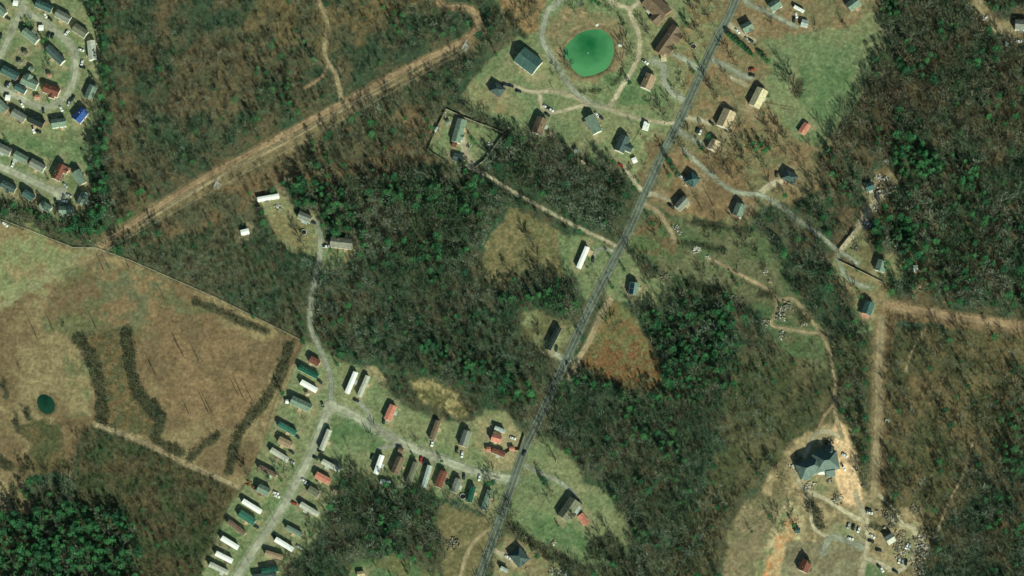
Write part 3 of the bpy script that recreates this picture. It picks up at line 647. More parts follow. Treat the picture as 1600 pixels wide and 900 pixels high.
# ------------------------------------------------------------ buildings
def gable_roof(m, L, w, he, hr, th=.18):
    m.prism([(-w / 2, he - th), (-w / 2, he), (0, hr), (w / 2, he), (w / 2, he - th), (0, hr - th)][::-1], -L / 2, L / 2)
def ex_has(e): return any(q[0] in ('porch', 'deck') for q in e)
def add_extras(t, extras, L, w, he, hr, pitch, wall):
    for ex in extras:
        k = ex[0]
        if k == 'wing':      # (wing, x, dir, length, width, roof) : a wing of the house across its ridge
            _, px, dr, wl_, ww, rk = ex
            m = MB(); h2 = he + ww / 2 * math.tan(pitch)
            prof = [(-ww / 2, he - .18), (-ww / 2, he + .004), (0, h2), (ww / 2, he + .004), (ww / 2, he - .18), (0, h2 - .18)]
            m.prism(prof[::-1], 0, wl_); o = m.obj('wing_roof', roof_mat(rk), t); o.location = (px, 0, 0); o.rotation_euler = (0, 0, dr * math.pi / 2)
            m = MB(); m.prism([(-ww / 2 + .35, -.8), (ww / 2 - .35, -.8), (ww / 2 - .35, he - .05), (0, h2 - .22), (-ww / 2 + .35, he - .05)], 0, wl_ - .35)
            o = m.obj('wing_wall', wall, t); o.location = (px, 0, 0); o.rotation_euler = (0, 0, dr * math.pi / 2)
        elif k == 'porch':   # flat awning on posts: x, y centre, length, width
            _, px, py, pl, pw, rk = ex
            m = MB(); m.box(px - pl / 2, px + pl / 2, py - pw / 2, py + pw / 2, he - .55, he - .45); o = m.obj('porch_roof', roof_mat(rk), t)
            for sx in (-1, 1):
                m = MB(); m.tube((px + sx * (pl / 2 - .15), py + (1 if py > 0 else -1) * (pw / 2 - .15), -.4), (px + sx * (pl / 2 - .15), py + (1 if py > 0 else -1) * (pw / 2 - .15), he - .56), .06, .06); m.obj('porch_post', M_TRIM, t)
        elif k == 'deck':
            _, px, py, pl, pw = ex
            m = MB(); m.box(px - pl / 2, px + pl / 2, py - pw / 2, py + pw / 2, .3, .42)
            for sx in (-1, 1):
                for sy in (-1, 1): m.box(px + sx * (pl / 2 - .1) - .06, px + sx * (pl / 2 - .1) + .06, py + sy * (pw / 2 - .1) - .06, py + sy * (pw / 2 - .1) + .06, -.6, 1.2)
            m.obj('deck', noisy('deck_boards', (.50, .38, .24), .2, 1.5), t)
        elif k == 'chimney':
            _, px, py = ex
            zz = hr - abs(py) * math.tan(pitch)
            m = MB(); m.box(px - .4, px + .4, py - .3, py + .3, zz - .5, hr + .7); o = m.obj('chimney', W_BRICK, t)
        elif k == 'solar':
            _, sy = ex
            for q in (-1, 1):
                m = MB(); px = q * L * .22
                prof = [(0, hr + .05), (sy * w / 2 * .85, hr - w / 2 * .85 * math.tan(pitch) + .05), (sy * w / 2 * .85, hr - w / 2 * .85 * math.tan(pitch) + .12), (sy * .25, hr - .25 * math.tan(pitch) + .12)]
                if sy > 0: prof = prof[::-1]
                m.prism(prof, px - L * .2, px + L * .2); m.obj('solar_panel', noisy('solar', (.012, .04, .08), .1, 1, .25, .5), t)
def building(name, label, cat, u1, v1, u2, v2, wpx, he, pitch, roofk, wall=None, group=None, extras=(), hip=False, open_=False, slope2=None):
    wall = wall or W_WHITE
    zr = he + .4
    a = ground(u1, v1, zr); b = ground(u2, v2, zr)
    L = math.hypot(b[0] - a[0], b[1] - a[1]); w = wpx * S
    x, y = (a[0] + b[0]) / 2, (a[1] + b[1]) / 2
    ang = math.atan2(b[1] - a[1], b[0] - a[0])
    z0 = min(zat(x + math.cos(ang) * q * L / 2, y + math.sin(ang) * q * L / 2) for q in (-1, 0, 1))
    t = thing(name, label, cat, (x, y, z0), ang, group)
    hr = he + w / 2 * math.tan(pitch)
    ov = .35
    rm = roof_mat(roofk)
    south = -1 if math.cos(ang) > 0 else 1     # the long side that faces south in local y
    if open_:
        m = MB(); gable_roof(m, L, w, he, hr, .1); m.obj('roof', rm, t)
        for sx in (-1, 1):
            for sy in (-1, 1):
                m = MB(); m.tube((sx * (L / 2 - .3), sy * (w / 2 - .3), -.3), (sx * (L / 2 - .3), sy * (w / 2 - .3), he - .05), .07, .07); m.obj('post', M_TRIM, t)
        LANDMARKS.append(((u1 + u2) / 2, (v1 + v2) / 2, label)); FOOT.append(((u1 + u2) / 2, (v1 + v2) / 2, max(L, w) / S / 2 + 5))
        return t
    bl, bw = L - 2 * ov, w - 2 * ov
    m = MB()
    if hip:
        m.box(-bl / 2, bl / 2, -bw / 2, bw / 2, -.8, he - .02); m.obj('wall', wall, t)
        m = MB(); rl = max(.4, L - w) / 2
        m.V = [(-L / 2, -w / 2, he), (L / 2, -w / 2, he), (L / 2, w / 2, he), (-L / 2, w / 2, he), (-rl, 0, hr), (rl, 0, hr),
               (-L / 2, -w / 2, he - .15), (L / 2, -w / 2, he - .15), (L / 2, w / 2, he - .15), (-L / 2, w / 2, he - .15)]
        m.F = [(0, 1, 5, 4), (1, 2, 5), (2, 3, 4, 5), (3, 0, 4), (6, 7, 1, 0), (7, 8, 2, 1), (8, 9, 3, 2), (9, 6, 0, 3), (9, 8, 7, 6)]
        roof = m.obj('roof', rm, t)
    else:
        e = -.2
        hb = he - .18 - .01 + .35 * math.tan(pitch)
        m.prism([(-bw / 2, -.8), (bw / 2, -.8), (bw / 2, hb), (0, hr - .20), (-bw / 2, hb)], -bl / 2, bl / 2)
        m.obj('wall', wall, t)
        m = MB(); gable_roof(m, L, w, he, hr); roof = m.obj('roof', rm, t)
        m = MB()
        m.box(-L / 2 + .02, L / 2 - .02, south * (w / 2 + .03) - .02, south * (w / 2 + .03) + .04, he - .20, he - .03)
        m.obj('gutter', M_TRIM, t)
    # openings on the long sides and the gable ends
    nwin = max(2, int(L / 3.6)) if w > 3.6 else 1
    doork = nwin // 2
    for sy in (-1, 1):
        yy = sy * (bw / 2 + .01)
        for k in range(nwin):
            cx = -bl / 2 + bl * (k + .5) / nwin
            if k == doork and sy == south:
                m = MB(); m.box(cx - .45, cx + .45, min(yy - sy * .05, yy + sy * .05), max(yy - sy * .05, yy + sy * .05), .3, 2.3); m.obj('door', M_DOOR, t)
                m = MB(); m.box(cx - .9, cx + .9, min(yy, yy + sy * 1.0), max(yy, yy + sy * 1.0), -.3, .28); m.obj('doorstep', M_WOOD, t)
            elif he > 2.2:
                m = MB(); m.box(cx - .5, cx + .5, min(yy - sy * .05, yy + sy * .04), max(yy - sy * .05, yy + sy * .04), 1.05, min(2.0, he - .45)); m.obj('window', M_GLASS, t)
    add_extras(t, extras, L, w, he, hr, pitch, wall)
    if cat in ('house', 'mobile home') and not ex_has(extras) and L > 7:
        q = rnd.random(); px = rnd.uniform(-.25, .25) * L
        if q < .45: extras = (('deck', px, south * (bw / 2 + 1.3), 2.8, 2.4),)
        elif q < .75: extras = (('porch', px, south * (bw / 2 + 1.2), 3.4, 2.3, rnd.choice(['silver', 'pale', 'grey', 'brown'])),)
        else: extras = ()
        if rnd.random() < .5: extras += (('deck', -px, -south * (bw / 2 + 1.1), 2.2, 2.0),)
        add_extras(t, extras, L, w, he, hr, pitch, wall)
        m = MB(); px = rnd.choice([-.36, .36]) * L; m.box(px - .45, px + .45, min(-south * (bw / 2 + .3), -south * (bw / 2 + 1.1)), max(-south * (bw / 2 + .3), -south * (bw / 2 + 1.1)), -.2, .8); m.obj('air_unit', M_TRIM, t)
    if not hip and L > 7 and cat != 'shed':
        for q in range(2):
            px = rnd.uniform(-.35, .35) * L; py = -south * w * .2
            zz = hr - abs(py) * math.tan(pitch)
            m = MB(); m.tube((px, py, zz - .2), (px, py, zz + .45), .1, .1, 6); m.obj('vent_pipe', M_TRIM, t)
    LANDMARKS.append(((u1 + u2) / 2, (v1 + v2) / 2, label))
    for q in (0, .5, 1): FOOT.append((u1 + (u2 - u1) * q, v1 + (v2 - v1) * q, wpx / 2 + 3))
    return t
H = 'h'; T = 't'
# u1,v1,u2,v2,width, type, roof, label, extras / wall
B = [
 # the estate in the upper corner
 (56,4,81,15,13,H,'teal','teal-roofed house beside the estate street top bend',()),
 (87,19,109,31,13,H,'grey','grey-roofed house second along the estate outer bend',()),
 (115,41,135,54,14,H,'olive','olive-roofed house third along the estate outer bend',()),
 (142,63,145,93,13,H,'pale','pale metal-roofed house against the evergreen strip',()),
 (36,47,58,64,13,H,'greygreen','grey-green house beside the small white carport',(('porch',0,4.4,4,2,'grey'),)),
 (73,73,98,97,13,H,'slate','dark slate-roofed long house inside the street loop',()),
 (3,107,28,120,14,H,'teal','teal-roofed house at the frame edge inside the loop',()),
 (34,123,58,134,15,H,'greygreen','blue-grey house with a front wing inside the loop',(('wing',-2.5,1,6,6,'greygreen'),)),
 (24,134,40,143,11,H,'teal','small teal house touching the blue-grey winged house',()),
 (68,136,92,145,15,H,'redbrown','red-brown roofed house inside the street loop',(('wing',2,-1,6,5,'redbrown'),)),
 (-12,152,10,173,14,H,'greygreen','green-grey roof cut by the frame below the loop',()),
 (19,174,39,186,13,H,'grey','grey-green house below the loop near dark pines',()),
 (45,183,68,194,14,H,'black','nearly black-roofed house below the street loop',()),
 (80,193,103,190,14,H,'greygreen','greenish house between black roof and blue roof',()),
 (118,188,132,171,17,H,'blue','bright blue-roofed house outside the estate loop',(('chimney',1,1.5),)),
 (137,154,146,133,14,H,'greygreen','green-grey house between blue roof and pale roof',()),
 (-8,8,8,22,12,H,'greygreen','green-grey roof cut by the frame near small carport',()),
 (-4,228,16,238,13,H,'grey','grey roof at the frame edge above the dead-end street',()),
 (22,240,42,251,13,H,'greygreen','grey-green house with tan slab above dead-end street',()),
 (47,252,69,264,13,H,'grey','warm grey house beside the red roof on the dead end',()),
 (86,280,98,257,14,H,'redbrown','long red-brown roofed house by the turning circle',(('wing',3,-1,6,4,'redbrown'),('porch',-3,-4,6,2,'brown'))),
 (118,267,130,287,14,H,'greygreen','dark green-grey house east of the red-brown roof',()),
 (125,320,134,301,14,H,'greygreen','grey house just southeast of the turning circle',()),
 (92,329,115,329,14,H,'greygreen','level-set green-grey house below the turning circle',()),
 (63,318,79,328,12,H,'greygreen','small grey-green house southwest of the turning circle',()),
 (2,286,24,297,12,H,'slate','dark slate house among pines below the dead-end street',()),
 (37,300,53,311,12,H,'teal','dark teal house among pines west of turning circle',()),
 # pond neighbourhood
 (811,84,840,106,29,'b','teal','large teal metal barn west of the green pond',()),
 (769,135,786,146,17,'hip','slate','small slate hip-roofed house on the tan meadow',()),
 (722,186,712,222,15,H,'greygreen','long grey-green house inside the fenced yard',(('wing',4.5,1,5,5,'greygreen'),)),
 (838,209,848,184,18,H,'brown','brown-roofed house at the end of the cream driveway',(('chimney',0,-2),)),
 (921,181,934,207,17,H,'greygreen','green-grey house below the gravel lane and pond',()),
 (967,236,978,212,17,H,'slate','dark slate house with a wing and white carport',(('wing',-1,-1,9,6,'slate'),)),
 (1012,-4,1040,24,28,H,'brown','big brown roof cut by the top of the frame',(('wing',7,-1,11,9,'brown'),)),
 (1058,42,1029,83,18,H,'brown','long brown house with two cross wings and cream porch',(('wing',-6,1,8.5,8,'brown'),('wing',6,1,8,7,'brown'))),
 (1008,138,1018,116,18,H,'lbrown','brown house between big green pond and main road',(('chimney',1,2),)),
 (1160,46,1175,38,15,H,'greygreen','small green-grey house beside the clipped conifer hedge',(('wing',1,-1,5,4,'greygreen'),)),
 (1129,198,1141,172,22,H,'tan','tan two-tone house close beside the main road',(('wing',-2,-1,7,6,'tan'),)),
 (1111,233,1119,218,15,H,'tan','small tan house below the tan two-tone house',(('wing',2,-1,4.5,4,'tan'),)),
 (1075,275,1090,285,19,'hip','teal','small teal hip-roofed house east of main road',()),
 (1058,325,1073,309,14,H,'grey','little grey house with a tan lean-to by main road',(('porch',2,-4.5,4,2.5,'tan'),)),
 (1151,337,1159,318,16,H,'greygreen','green-grey house with white porch on brown lawn',(('porch',-4,-3,4,2,'white'),)),
 (1203,13,1219,3,16,H,'greygreen','grey house on the top gravel drive above meadow',()),
 (1178,166,1192,139,19,H,'cream','cream-roofed house on the edge of the green meadow',(('porch',1,-4.8,4,2,'pale'),)),
 (1225,271,1244,282,17,'hip','slate','dark slate house at the end of pale forked drive',()),
 (1325,12,1342,0,16,H,'greygreen','grey-green house at the top of the green meadow',()),
 # lane clearing and centre
 (466,334,486,342,12,H,'grey','grey-roofed house beside the pines at lane end',(('porch',1,-4,5,2,'silver'),)),
 (516,377,551,381,17,H,'warmgrey','long warm grey ranch house east of the gravel lane',(('chimney',-3,2),)),
 (856,546,874,511,9.5,T,'black','dark green-black mobile home beside the main road',()),
 (992,441,989,461,15,H,'greygreen','small house with dark solar panels east of main road',(('solar',-1),)),
 # mobile home park, west of its street
 (484,560,499,568,11,T,'redbrown','short dark red mobile home at top of the park',()),
 (467,573,497,588,9,T,'dgreen','long dark green mobile home second from park top',()),
 (470,596,495,610,8.5,T,'white','white mobile home with small tan shed behind it',()),
 (455,624,486,638,14,H,'greygreen','wide grey mobile home near the street fork',()),
 (435,662,463,677,9,T,'metalgreen','green metal-roofed mobile home below the wide grey one',()),
 (435,686,456,696,11,T,'lbrown','short brown mobile home under the green metal one',()),
 (423,702,450,719,8.5,T,'pale','pale mobile home just above the long brown one',()),
 (404,729,432,743,8,T,'brown','long brown mobile home with rusty clutter beneath it',()),
 (403,761,421,770,13,H,'greygreen','squat green-grey home beside the rusty junk',()),
 (379,782,408,800,8,T,'white','upper white mobile home above the teal wide one',()),
 (374,801,398,816,12,T,'metalgreen','wide teal-green mobile home between white and dark brown',()),
 (356,814,383,834,8,T,'brown','dark brown narrow mobile home west of the park street',()),
 (346,840,372,856,8,T,'white','second white mobile home under the dark brown one',()),
 (337,864,363,877,8,T,'white','third white mobile home with green grass above it',()),
 (327,881,356,895,8,T,'pale','pale cream mobile home at the park lower end',()),
 (396,902,432,897,9,T,'slate','dark mobile home roof cut by the bottom frame',()),
 # east of the park street
 (502,703,515,671,8.5,T,'pale','pale upright mobile home at the street fork',()),
 (503,720,531,735,8,T,'pale','pale long mobile home just above the salmon one',()),
 (493,741,516,753,11,T,'salmon','salmon-roofed mobile home east of the park street',()),
 (482,763,498,773,11,T,'olive','short olive-brown mobile home under the salmon one',()),
 (469,787,497,804,8.5,T,'pale','pale pinkish mobile home beside the small red car',()),
 (447,823,472,836,7.5,T,'greygreen','thin grey-green mobile home above the white one',()),
 (430,842,458,859,8,T,'white','white mobile home by the southern thicket',()),
 (414,863,442,871,8,T,'lbrown','tan-brown mobile home below the thicket-side white one',()),
 (408,893,435,888,9,T,'dgreen','dark green mobile home at the bottom of park',()),
 # along the cross street
 (542,614,556,581,8,T,'white','white upright mobile home above the cross street',()),
 (561,619,575,587,8,T,'pale','pale upright mobile home beside the white upright one',()),
 (605,656,615,633,12,T,'salmon','salmon-red small house above the cross street',()),
 (674,687,685,657,8.5,T,'brown','narrow dark brown mobile home above the cross street',()),
 (723,697,731,673,13,H,'grey','grey-roofed house above the cross street',()),
 (587,740,597,711,8,T,'white','white upright mobile home under the cross street',()),
 (616,739,627,714,13,H,'brown','wide brown house first in the lower row',()),
 (638,754,650,722,8.5,T,'olive','thin olive mobile home second in the lower row',()),
 (662,761,672,727,8,T,'silver','silvery mobile home third in the lower row',()),
 (684,761,694,736,12,T,'redbrown','red-brown mobile home fourth in the lower row',()),
 (709,769,717,748,11,T,'grey','grey mobile home fifth in the lower row',()),
 (733,785,740,760,8.5,T,'dgreen','dark green mobile home sixth in the lower row',()),
 (755,797,766,766,9,T,'greygreen','olive-grey mobile home last before the main road',()),
 (768,683,783,687,12,H,'salmon','bright salmon-red house in the corner compound',()),
 (769,703,789,711,8,T,'redbrown','dark red-brown long building in the corner compound',()),
 # farmstead, mansion and the far houses
 (879,810,899,781,20,H,'olive','large olive and tan farmhouse at the driveway end',(('porch',3,-6.2,7,2.6,'silver'),('wing',-3,-1,7,6,'olive'))),
 (803,861,820,881,22,'hip','slate','dark teal hip-roofed house near the bottom road bend',()),
 (1374,424,1379,407,15,H,'greygreen','grey-green house behind the pale straight fence',()),
 (1353,491,1360,472,16,H,'teal','dark teal house with a pinkish tan porch roof',(('porch',-6.5,0,3.5,6.5,'pink'),)),
 (1586,38,1610,40,17,H,'grey','dark grey house by the top corner dirt drive',()),
 (1352,294,1366,289,13,H,'teal','shabby teal-roofed house beside the white scrap',()),
 (1385,846,1397,839,14,H,'pale','pale worn-roofed shack in the junk yard',()),
 (1254,893,1262,876,16,H,'redbrown','red-brown house at the end of paved bottom drive',()),
]
SP = [  # sheds, carports and the like
 (60,43,68,43,9,'open','white','small white carport beside the loop street',),
 (20,4,28,5,9,'open','white','small whitish carport near the top street junction'),
 (8,152,16,153,9,'open','white','white square carport under the estate loop'),
 (36,81,43,84,7,'shed','olive','little olive shed in the loop lawn'),
 (28,96,34,98,7,'shed','grey','little grey shed left of the twin sheds'),
 (45,105,52,109,7,'shed','greygreen','little green-grey shed in the loop lawn'),
 (74,116,80,118,7,'shed','pink','tiny pinkish shed above the red-brown roof'),
 (54,151,62,152,8,'shed','pink','pinkish shed attached below the red-brown roofed house'),
 (104,264,110,266,7,'shed','pink','small pink-brown shed beside the long red-brown roof'),
 (707,224,714,226,11,'shed','redbrown','red-brown lean-to below the long fenced house'),
 (708,244,722,247,13,'shed','slate','dark grey garage beside the fenced yard driveway'),
 (697,192,703,189,7,'shed','greygreen','small grey shed in the fenced yard corner'),
 (679,205,684,198,4,'shed','silver','narrow silver trailer along the yard fence'),
 (988,251,995,248,9,'open','white','white carport at the slate wing house'),
 (1033,91,1041,90,11,'open','cream','cream-white porch canopy of the long brown house'),
 (897,236,903,234,7,'shed','silver','small pale blue shed at the wood edge'),
 (909,250,914,256,4,'shed','tan','small tan shed at the wood edge'),
 (856,211,860,206,5,'shed','brown','small brown shed beside the brown-roofed house'),
 (1252,35,1263,38,12,'shed','silver','silver-grey garage at the top gravel drive end'),
 (1252,208,1262,193,12,'shed','salmon','lone salmon-roofed shed on the green meadow'),
 (402,311,436,305,7.5,'trailer','white','long white trailer in the lane clearing'),
 (376,363,389,360,9,'trailer','white','white cabin alone in the brown scrub'),
 (904,418,918,385,8,'trailer','white','white mobile home beside the main road bend'),
 (477,616,483,614,6,'shed','tan','tiny tan shed behind the white mobile home'),
 (446,627,451,627,6,'shed','white','tiny white shed at the wide grey home'),
 (622,702,630,704,8,'shed','brown','small brown shed above the wide brown house'),
 (520,767,526,769,7,'shed','tan','small tan shed at the edge of southern thicket'),
 (594,752,602,753,7,'shed','silver','pale little shed at the thicket edge'),
 (604,754,610,753,5,'shed','white','tiny white shed beside the pale little shed'),
 (773,668,789,674,6,'trailer','silver','silver-grey trailer in the corner compound'),
 (771,675,783,680,5,'trailer','brown','brown narrow trailer in the corner compound'),
 (760,702,767,702,8,'shed','salmon','small salmon shed in the corner compound'),
 (796,701,804,701,7,'shed','salmon','small salmon gatehouse beside the main road'),
 (906,804,917,819,11,'shed','salmon','orange-red shed beside the large farmhouse'),
 (782,887,794,893,6,'trailer','silver','silvery camper near the bottom road bend'),
 (1427,420,1434,420,11,'shed','silver','pale square shed in the eastern wood'),
 (1434,448,1439,446,6,'shed','pink','small pinkish shed in the eastern wood'),
 (1572,72,1574,66,6,'shed','silver','little silver shed by the top corner drive'),
 (1242,829,1250,829,9,'shed','teal','small dark teal shed above the orange soil'),
 (558,898,570,896,9,'shed','tan','small tan roof at the bottom clearing'),
]
for e in B:
    u1, v1, u2, v2, w, ty, rk, lab, ex = e
    if ty == H: building('house', lab, 'house', u1, v1, u2, v2, w, 3.9, R(25), rk, extras=ex, wall=rnd.choice([W_WHITE, W_WHITE, W_TAN, W_BRICK]))
    elif ty == T: building('mobile_home', lab, 'mobile home', u1, v1, u2, v2, w, 3.6, R(11), rk, extras=ex, group='homes of the mobile home park')
    elif ty == 'hip': building('house', lab, 'house', u1, v1, u2, v2, w, 4.0, R(30), rk, extras=ex, hip=True, wall=W_BRICK)
    elif ty == 'b': building('barn', lab, 'barn', u1, v1, u2, v2, w, 4.6, R(20), rk, extras=ex)
for u1, v1, u2, v2, w, ty, rk, lab in SP:
    if ty == 'open': building('carport', lab, 'carport', u1, v1, u2, v2, w, 2.3, R(6), rk, open_=True)
    elif ty == 'shed': building('shed', lab, 'shed', u1, v1, u2, v2, w, 2.4, R(18), rk, wall=W_TAN)
    else: building('mobile_home', lab, 'mobile home', u1, v1, u2, v2, w, 3.5, R(9), rk, extras=(('deck', 6, -3.6, 5, 4),) if u1 == 904 else ())

# the large house with its many-sided roof
def mansion():
    cx, cy = ground(1280, 728, 5)
    t = thing('mansion', 'huge dark teal many-gabled house beside the pale dirt strip', 'house', (cx, cy, zat(cx, cy)), 0)
    rm = roof_mat('teal_dark') if False else noisy('roof_mansion', (.11, .155, .14), .25, .4, .7, .25)
    def block(u1, v1, u2, v2, w, he, pitch, hipend=True):
        a = ground(u1, v1, he + 1); b = ground(u2, v2, he + 1)
        L = math.hypot(b[0] - a[0], b[1] - a[1]); ang = math.atan2(b[1] - a[1], b[0] - a[0]); w = w * S
        hr = he + w / 2 * math.tan(pitch)
        m = MB(); rl = max(.3, L - (w if hipend else 0)) / 2
        m.V = [(-L / 2, -w / 2, he), (L / 2, -w / 2, he), (L / 2, w / 2, he), (-L / 2, w / 2, he), (-rl, 0, hr), (rl, 0, hr),
               (-L / 2, -w / 2, he - .2), (L / 2, -w / 2, he - .2), (L / 2, w / 2, he - .2), (-L / 2, w / 2, he - .2)]
        m.F = [(0, 1, 5, 4), (1, 2, 5), (2, 3, 4, 5), (3, 0, 4), (6, 7, 1, 0), (7, 8, 2, 1), (8, 9, 3, 2), (9, 6, 0, 3), (9, 8, 7, 6)]
        o = m.obj('roof', rm, t); loc = ((a[0] + b[0]) / 2 - cx, (a[1] + b[1]) / 2 - cy, 0); o.location = loc; o.rotation_euler = (0, 0, ang)
        m = MB(); m.box(-L / 2 + .4, L / 2 - .4, -w / 2 + .4, w / 2 - .4, -1, he - .22); o = m.obj('wall', W_TAN, t); o.location = loc; o.rotation_euler = (0, 0, ang)
        for q in range(3):
            m = MB(); xx = -L / 3 + q * L / 3; m.box(xx - .7, xx + .7, -w / 2 + .34, -w / 2 + .44, 1, 2.6); o = m.obj('window', M_GLASS, t); o.location = loc; o.rotation_euler = (0, 0, ang)
    block(1247, 738, 1284, 723, 26, 4.6, R(38))
    block(1272, 724, 1310, 718, 30, 5.4, R(38))
    block(1276, 706, 1287, 722, 20, 5.0, R(32))
    block(1292, 711, 1304, 703, 15, 4.6, R(38))
    block(1254, 745, 1266, 739, 16, 3.8, R(26), False)
    block(1290, 737, 1304, 735, 18, 4.2, R(28), False)
    m = MB(); a = ground(1284, 734, 3); m.box(a[0] - cx - 3, a[0] - cx + 3, a[1] - cy - 4, a[1] - cy, 3.0, 3.2); m.obj('porch_roof', roof_mat('white'), t)
    LANDMARKS.append((1280, 728, 'huge many-gabled teal house'))
    for p in ((1255, 738), (1270, 730), (1290, 722), (1305, 718)): FOOT.append((*p, 20))
mansion()

# ------------------------------------------------------------ vehicles
PAINT = {k: noisy('paint_' + k, c, .04, .5, .3, .5) for k, c in {'dark': (.02, .028, .03), 'white': (.82, .82, .80), 'silver': (.42, .44, .43), 'red': (.38, .04, .03), 'blue': (.05, .10, .22)}.items()}
def car_proto(kind, col):
    """returns [(name, mesh, loc, children)]"""
    L, Wd = (4.6, 1.85) if kind == 'car' else (5.6, 2.0)
    hw = Wd / 2
    m = MB()
    if kind == 'car':
        prof = [(-L/2, .35), (L/2, .35), (L/2 + .03, .62), (L/2 - .15, .82), (L/2 - 1.15, .95), (-L/2 + .6, 1.0), (-L/2, .92)]
    else:
        prof = [(-L/2, .45), (L/2, .45), (L/2 + .03, .8), (L/2 - .15, 1.0), (L/2 - 1.3, 1.1), (-L/2 + 2.0, 1.1), (-L/2, 1.05)]
    b = len(m.V); n = len(prof)
    for y, ins in ((-hw, 0), (-hw + .12, .06), (hw - .12, .06), (hw, 0)):
        m.V += [(x, y, z if ins else z - (.06 if z > .7 else 0)) for x, z in prof]
    for s_ in range(3):
        for i in range(n):
            j = (i + 1) % n; m.F.append((b + s_*n + i, b + s_*n + j, b + s_*n + n + j, b + s_*n + n + i)[::-1])
    m.F.append(tuple(b + i for i in range(n))); m.F.append(tuple(b + 3*n + i for i in reversed(range(n))))
    body = mesh_from('car_body', m.V, m.F, (PAINT[col],))
    def loft(x0, x1, x2, x3, z0, z1, wy0, wy1, mt, nm):
        V = [(x0, -wy0, z0), (x3, -wy0, z0), (x3, wy0, z0), (x0, wy0, z0), (x1, -wy1, z1), (x2, -wy1, z1), (x2, wy1, z1), (x1, wy1, z1)]
        return mesh_from(nm, V, [(0, 3, 2, 1), (4, 5, 6, 7), (0, 1, 5, 4), (1, 2, 6, 5), (2, 3, 7, 6), (3, 0, 4, 7)], (mt,))
    parts = [('body', body, (0, 0, 0))]
    if kind == 'car':
        parts.append(('windows', loft(-L/2 + .5, -L/2 + 1.05, L/2 - 1.95, L/2 - 1.1, .93, 1.42, hw - .14, hw - .32, M_GLASS, 'car_glass'), (0, 0, 0)))
        parts.append(('roof_panel', loft(-L/2 + 1.0, -L/2 + 1.1, L/2 - 2.0, L/2 - 1.9, 1.40, 1.47, hw - .3, hw - .36, PAINT[col], 'car_roof'), (0, 0, 0)))
    else:
        parts.append(('windows', loft(-L/2 + 1.9, -L/2 + 2.2, L/2 - 2.15, L/2 - 1.3, 1.05, 1.65, hw - .12, hw - .28, M_GLASS, 'car_glass'), (0, 0, 0)))
        parts.append(('roof_panel', loft(-L/2 + 2.1, -L/2 + 2.2, L/2 - 2.2, L/2 - 2.1, 1.63, 1.71, hw - .24, hw - .3, PAINT[col], 'car_roof'), (0, 0, 0)))
        m = MB(); m.box(-L/2 + .12, -L/2 + 1.8, -hw + .16, hw - .16, 1.06, 1.10); parts.append(('cargo_bed', mesh_from('bed', m.V, m.F, (M_TYRE,)), (0, 0, 0)))
    m = MB(); m.tube((0, -.12, 0), (0, .12, 0), .34, .34, 12); wh = mesh_from('wheel_mesh', m.V, m.F, (M_TYRE,))
    for sx in (-1, 1):
        for sy in (-1, 1): parts.append(('wheel', wh, (sx * L * .31, sy * (hw - .08), .34)))
    return parts
PROTO = {}
def near_phrase(u, v):
    best = min(LANDMARKS, key=lambda q: math.hypot(q[0] - u, q[1] - v))
    dx, dy = u - best[0], v - best[1]
    if abs(dx) > 2.2 * abs(dy): d = 'right of' if dx > 0 else 'left of'
    elif abs(dy) > 2.2 * abs(dx): d = 'below' if dy > 0 else 'above'
    else: d = ('below' if dy > 0 else 'above') + ' and ' + ('right of' if dx > 0 else 'left of')
    return d, best[2]
ORD = ['first', 'second', 'third', 'fourth', 'fifth', 'sixth', 'seventh', 'eighth', 'ninth', 'tenth', 'eleventh', 'twelfth', 'thirteenth', 'fourteenth', 'fifteenth', 'sixteenth', 'seventeenth', 'eighteenth', 'nineteenth', 'twentieth']
PEND = []      # (object, prefix, u, v) : labels given once all of a kind are known
def vehicle(u, v, ang, col, kind='car'):
    key = (kind, col)
    if key not in PROTO: PROTO[key] = car_proto(kind, col)
    x, y = ground(u, v, .7)
    word = 'pickup truck' if kind == 'pickup' else 'car'
    t = thing('parked_car' if kind == 'car' else 'pickup_truck', None, word, (x, y, zat(x, y) + .05), R(-ang), 'cars and trucks parked about the place')
    PEND.append((t, {'dark': 'dark'}.get(col, col) + ' ' + ('pickup' if kind == 'pickup' else 'car'), u, v))
    for nm, me, loc in PROTO[key]:
        link(nm, me, t, loc)
    return t
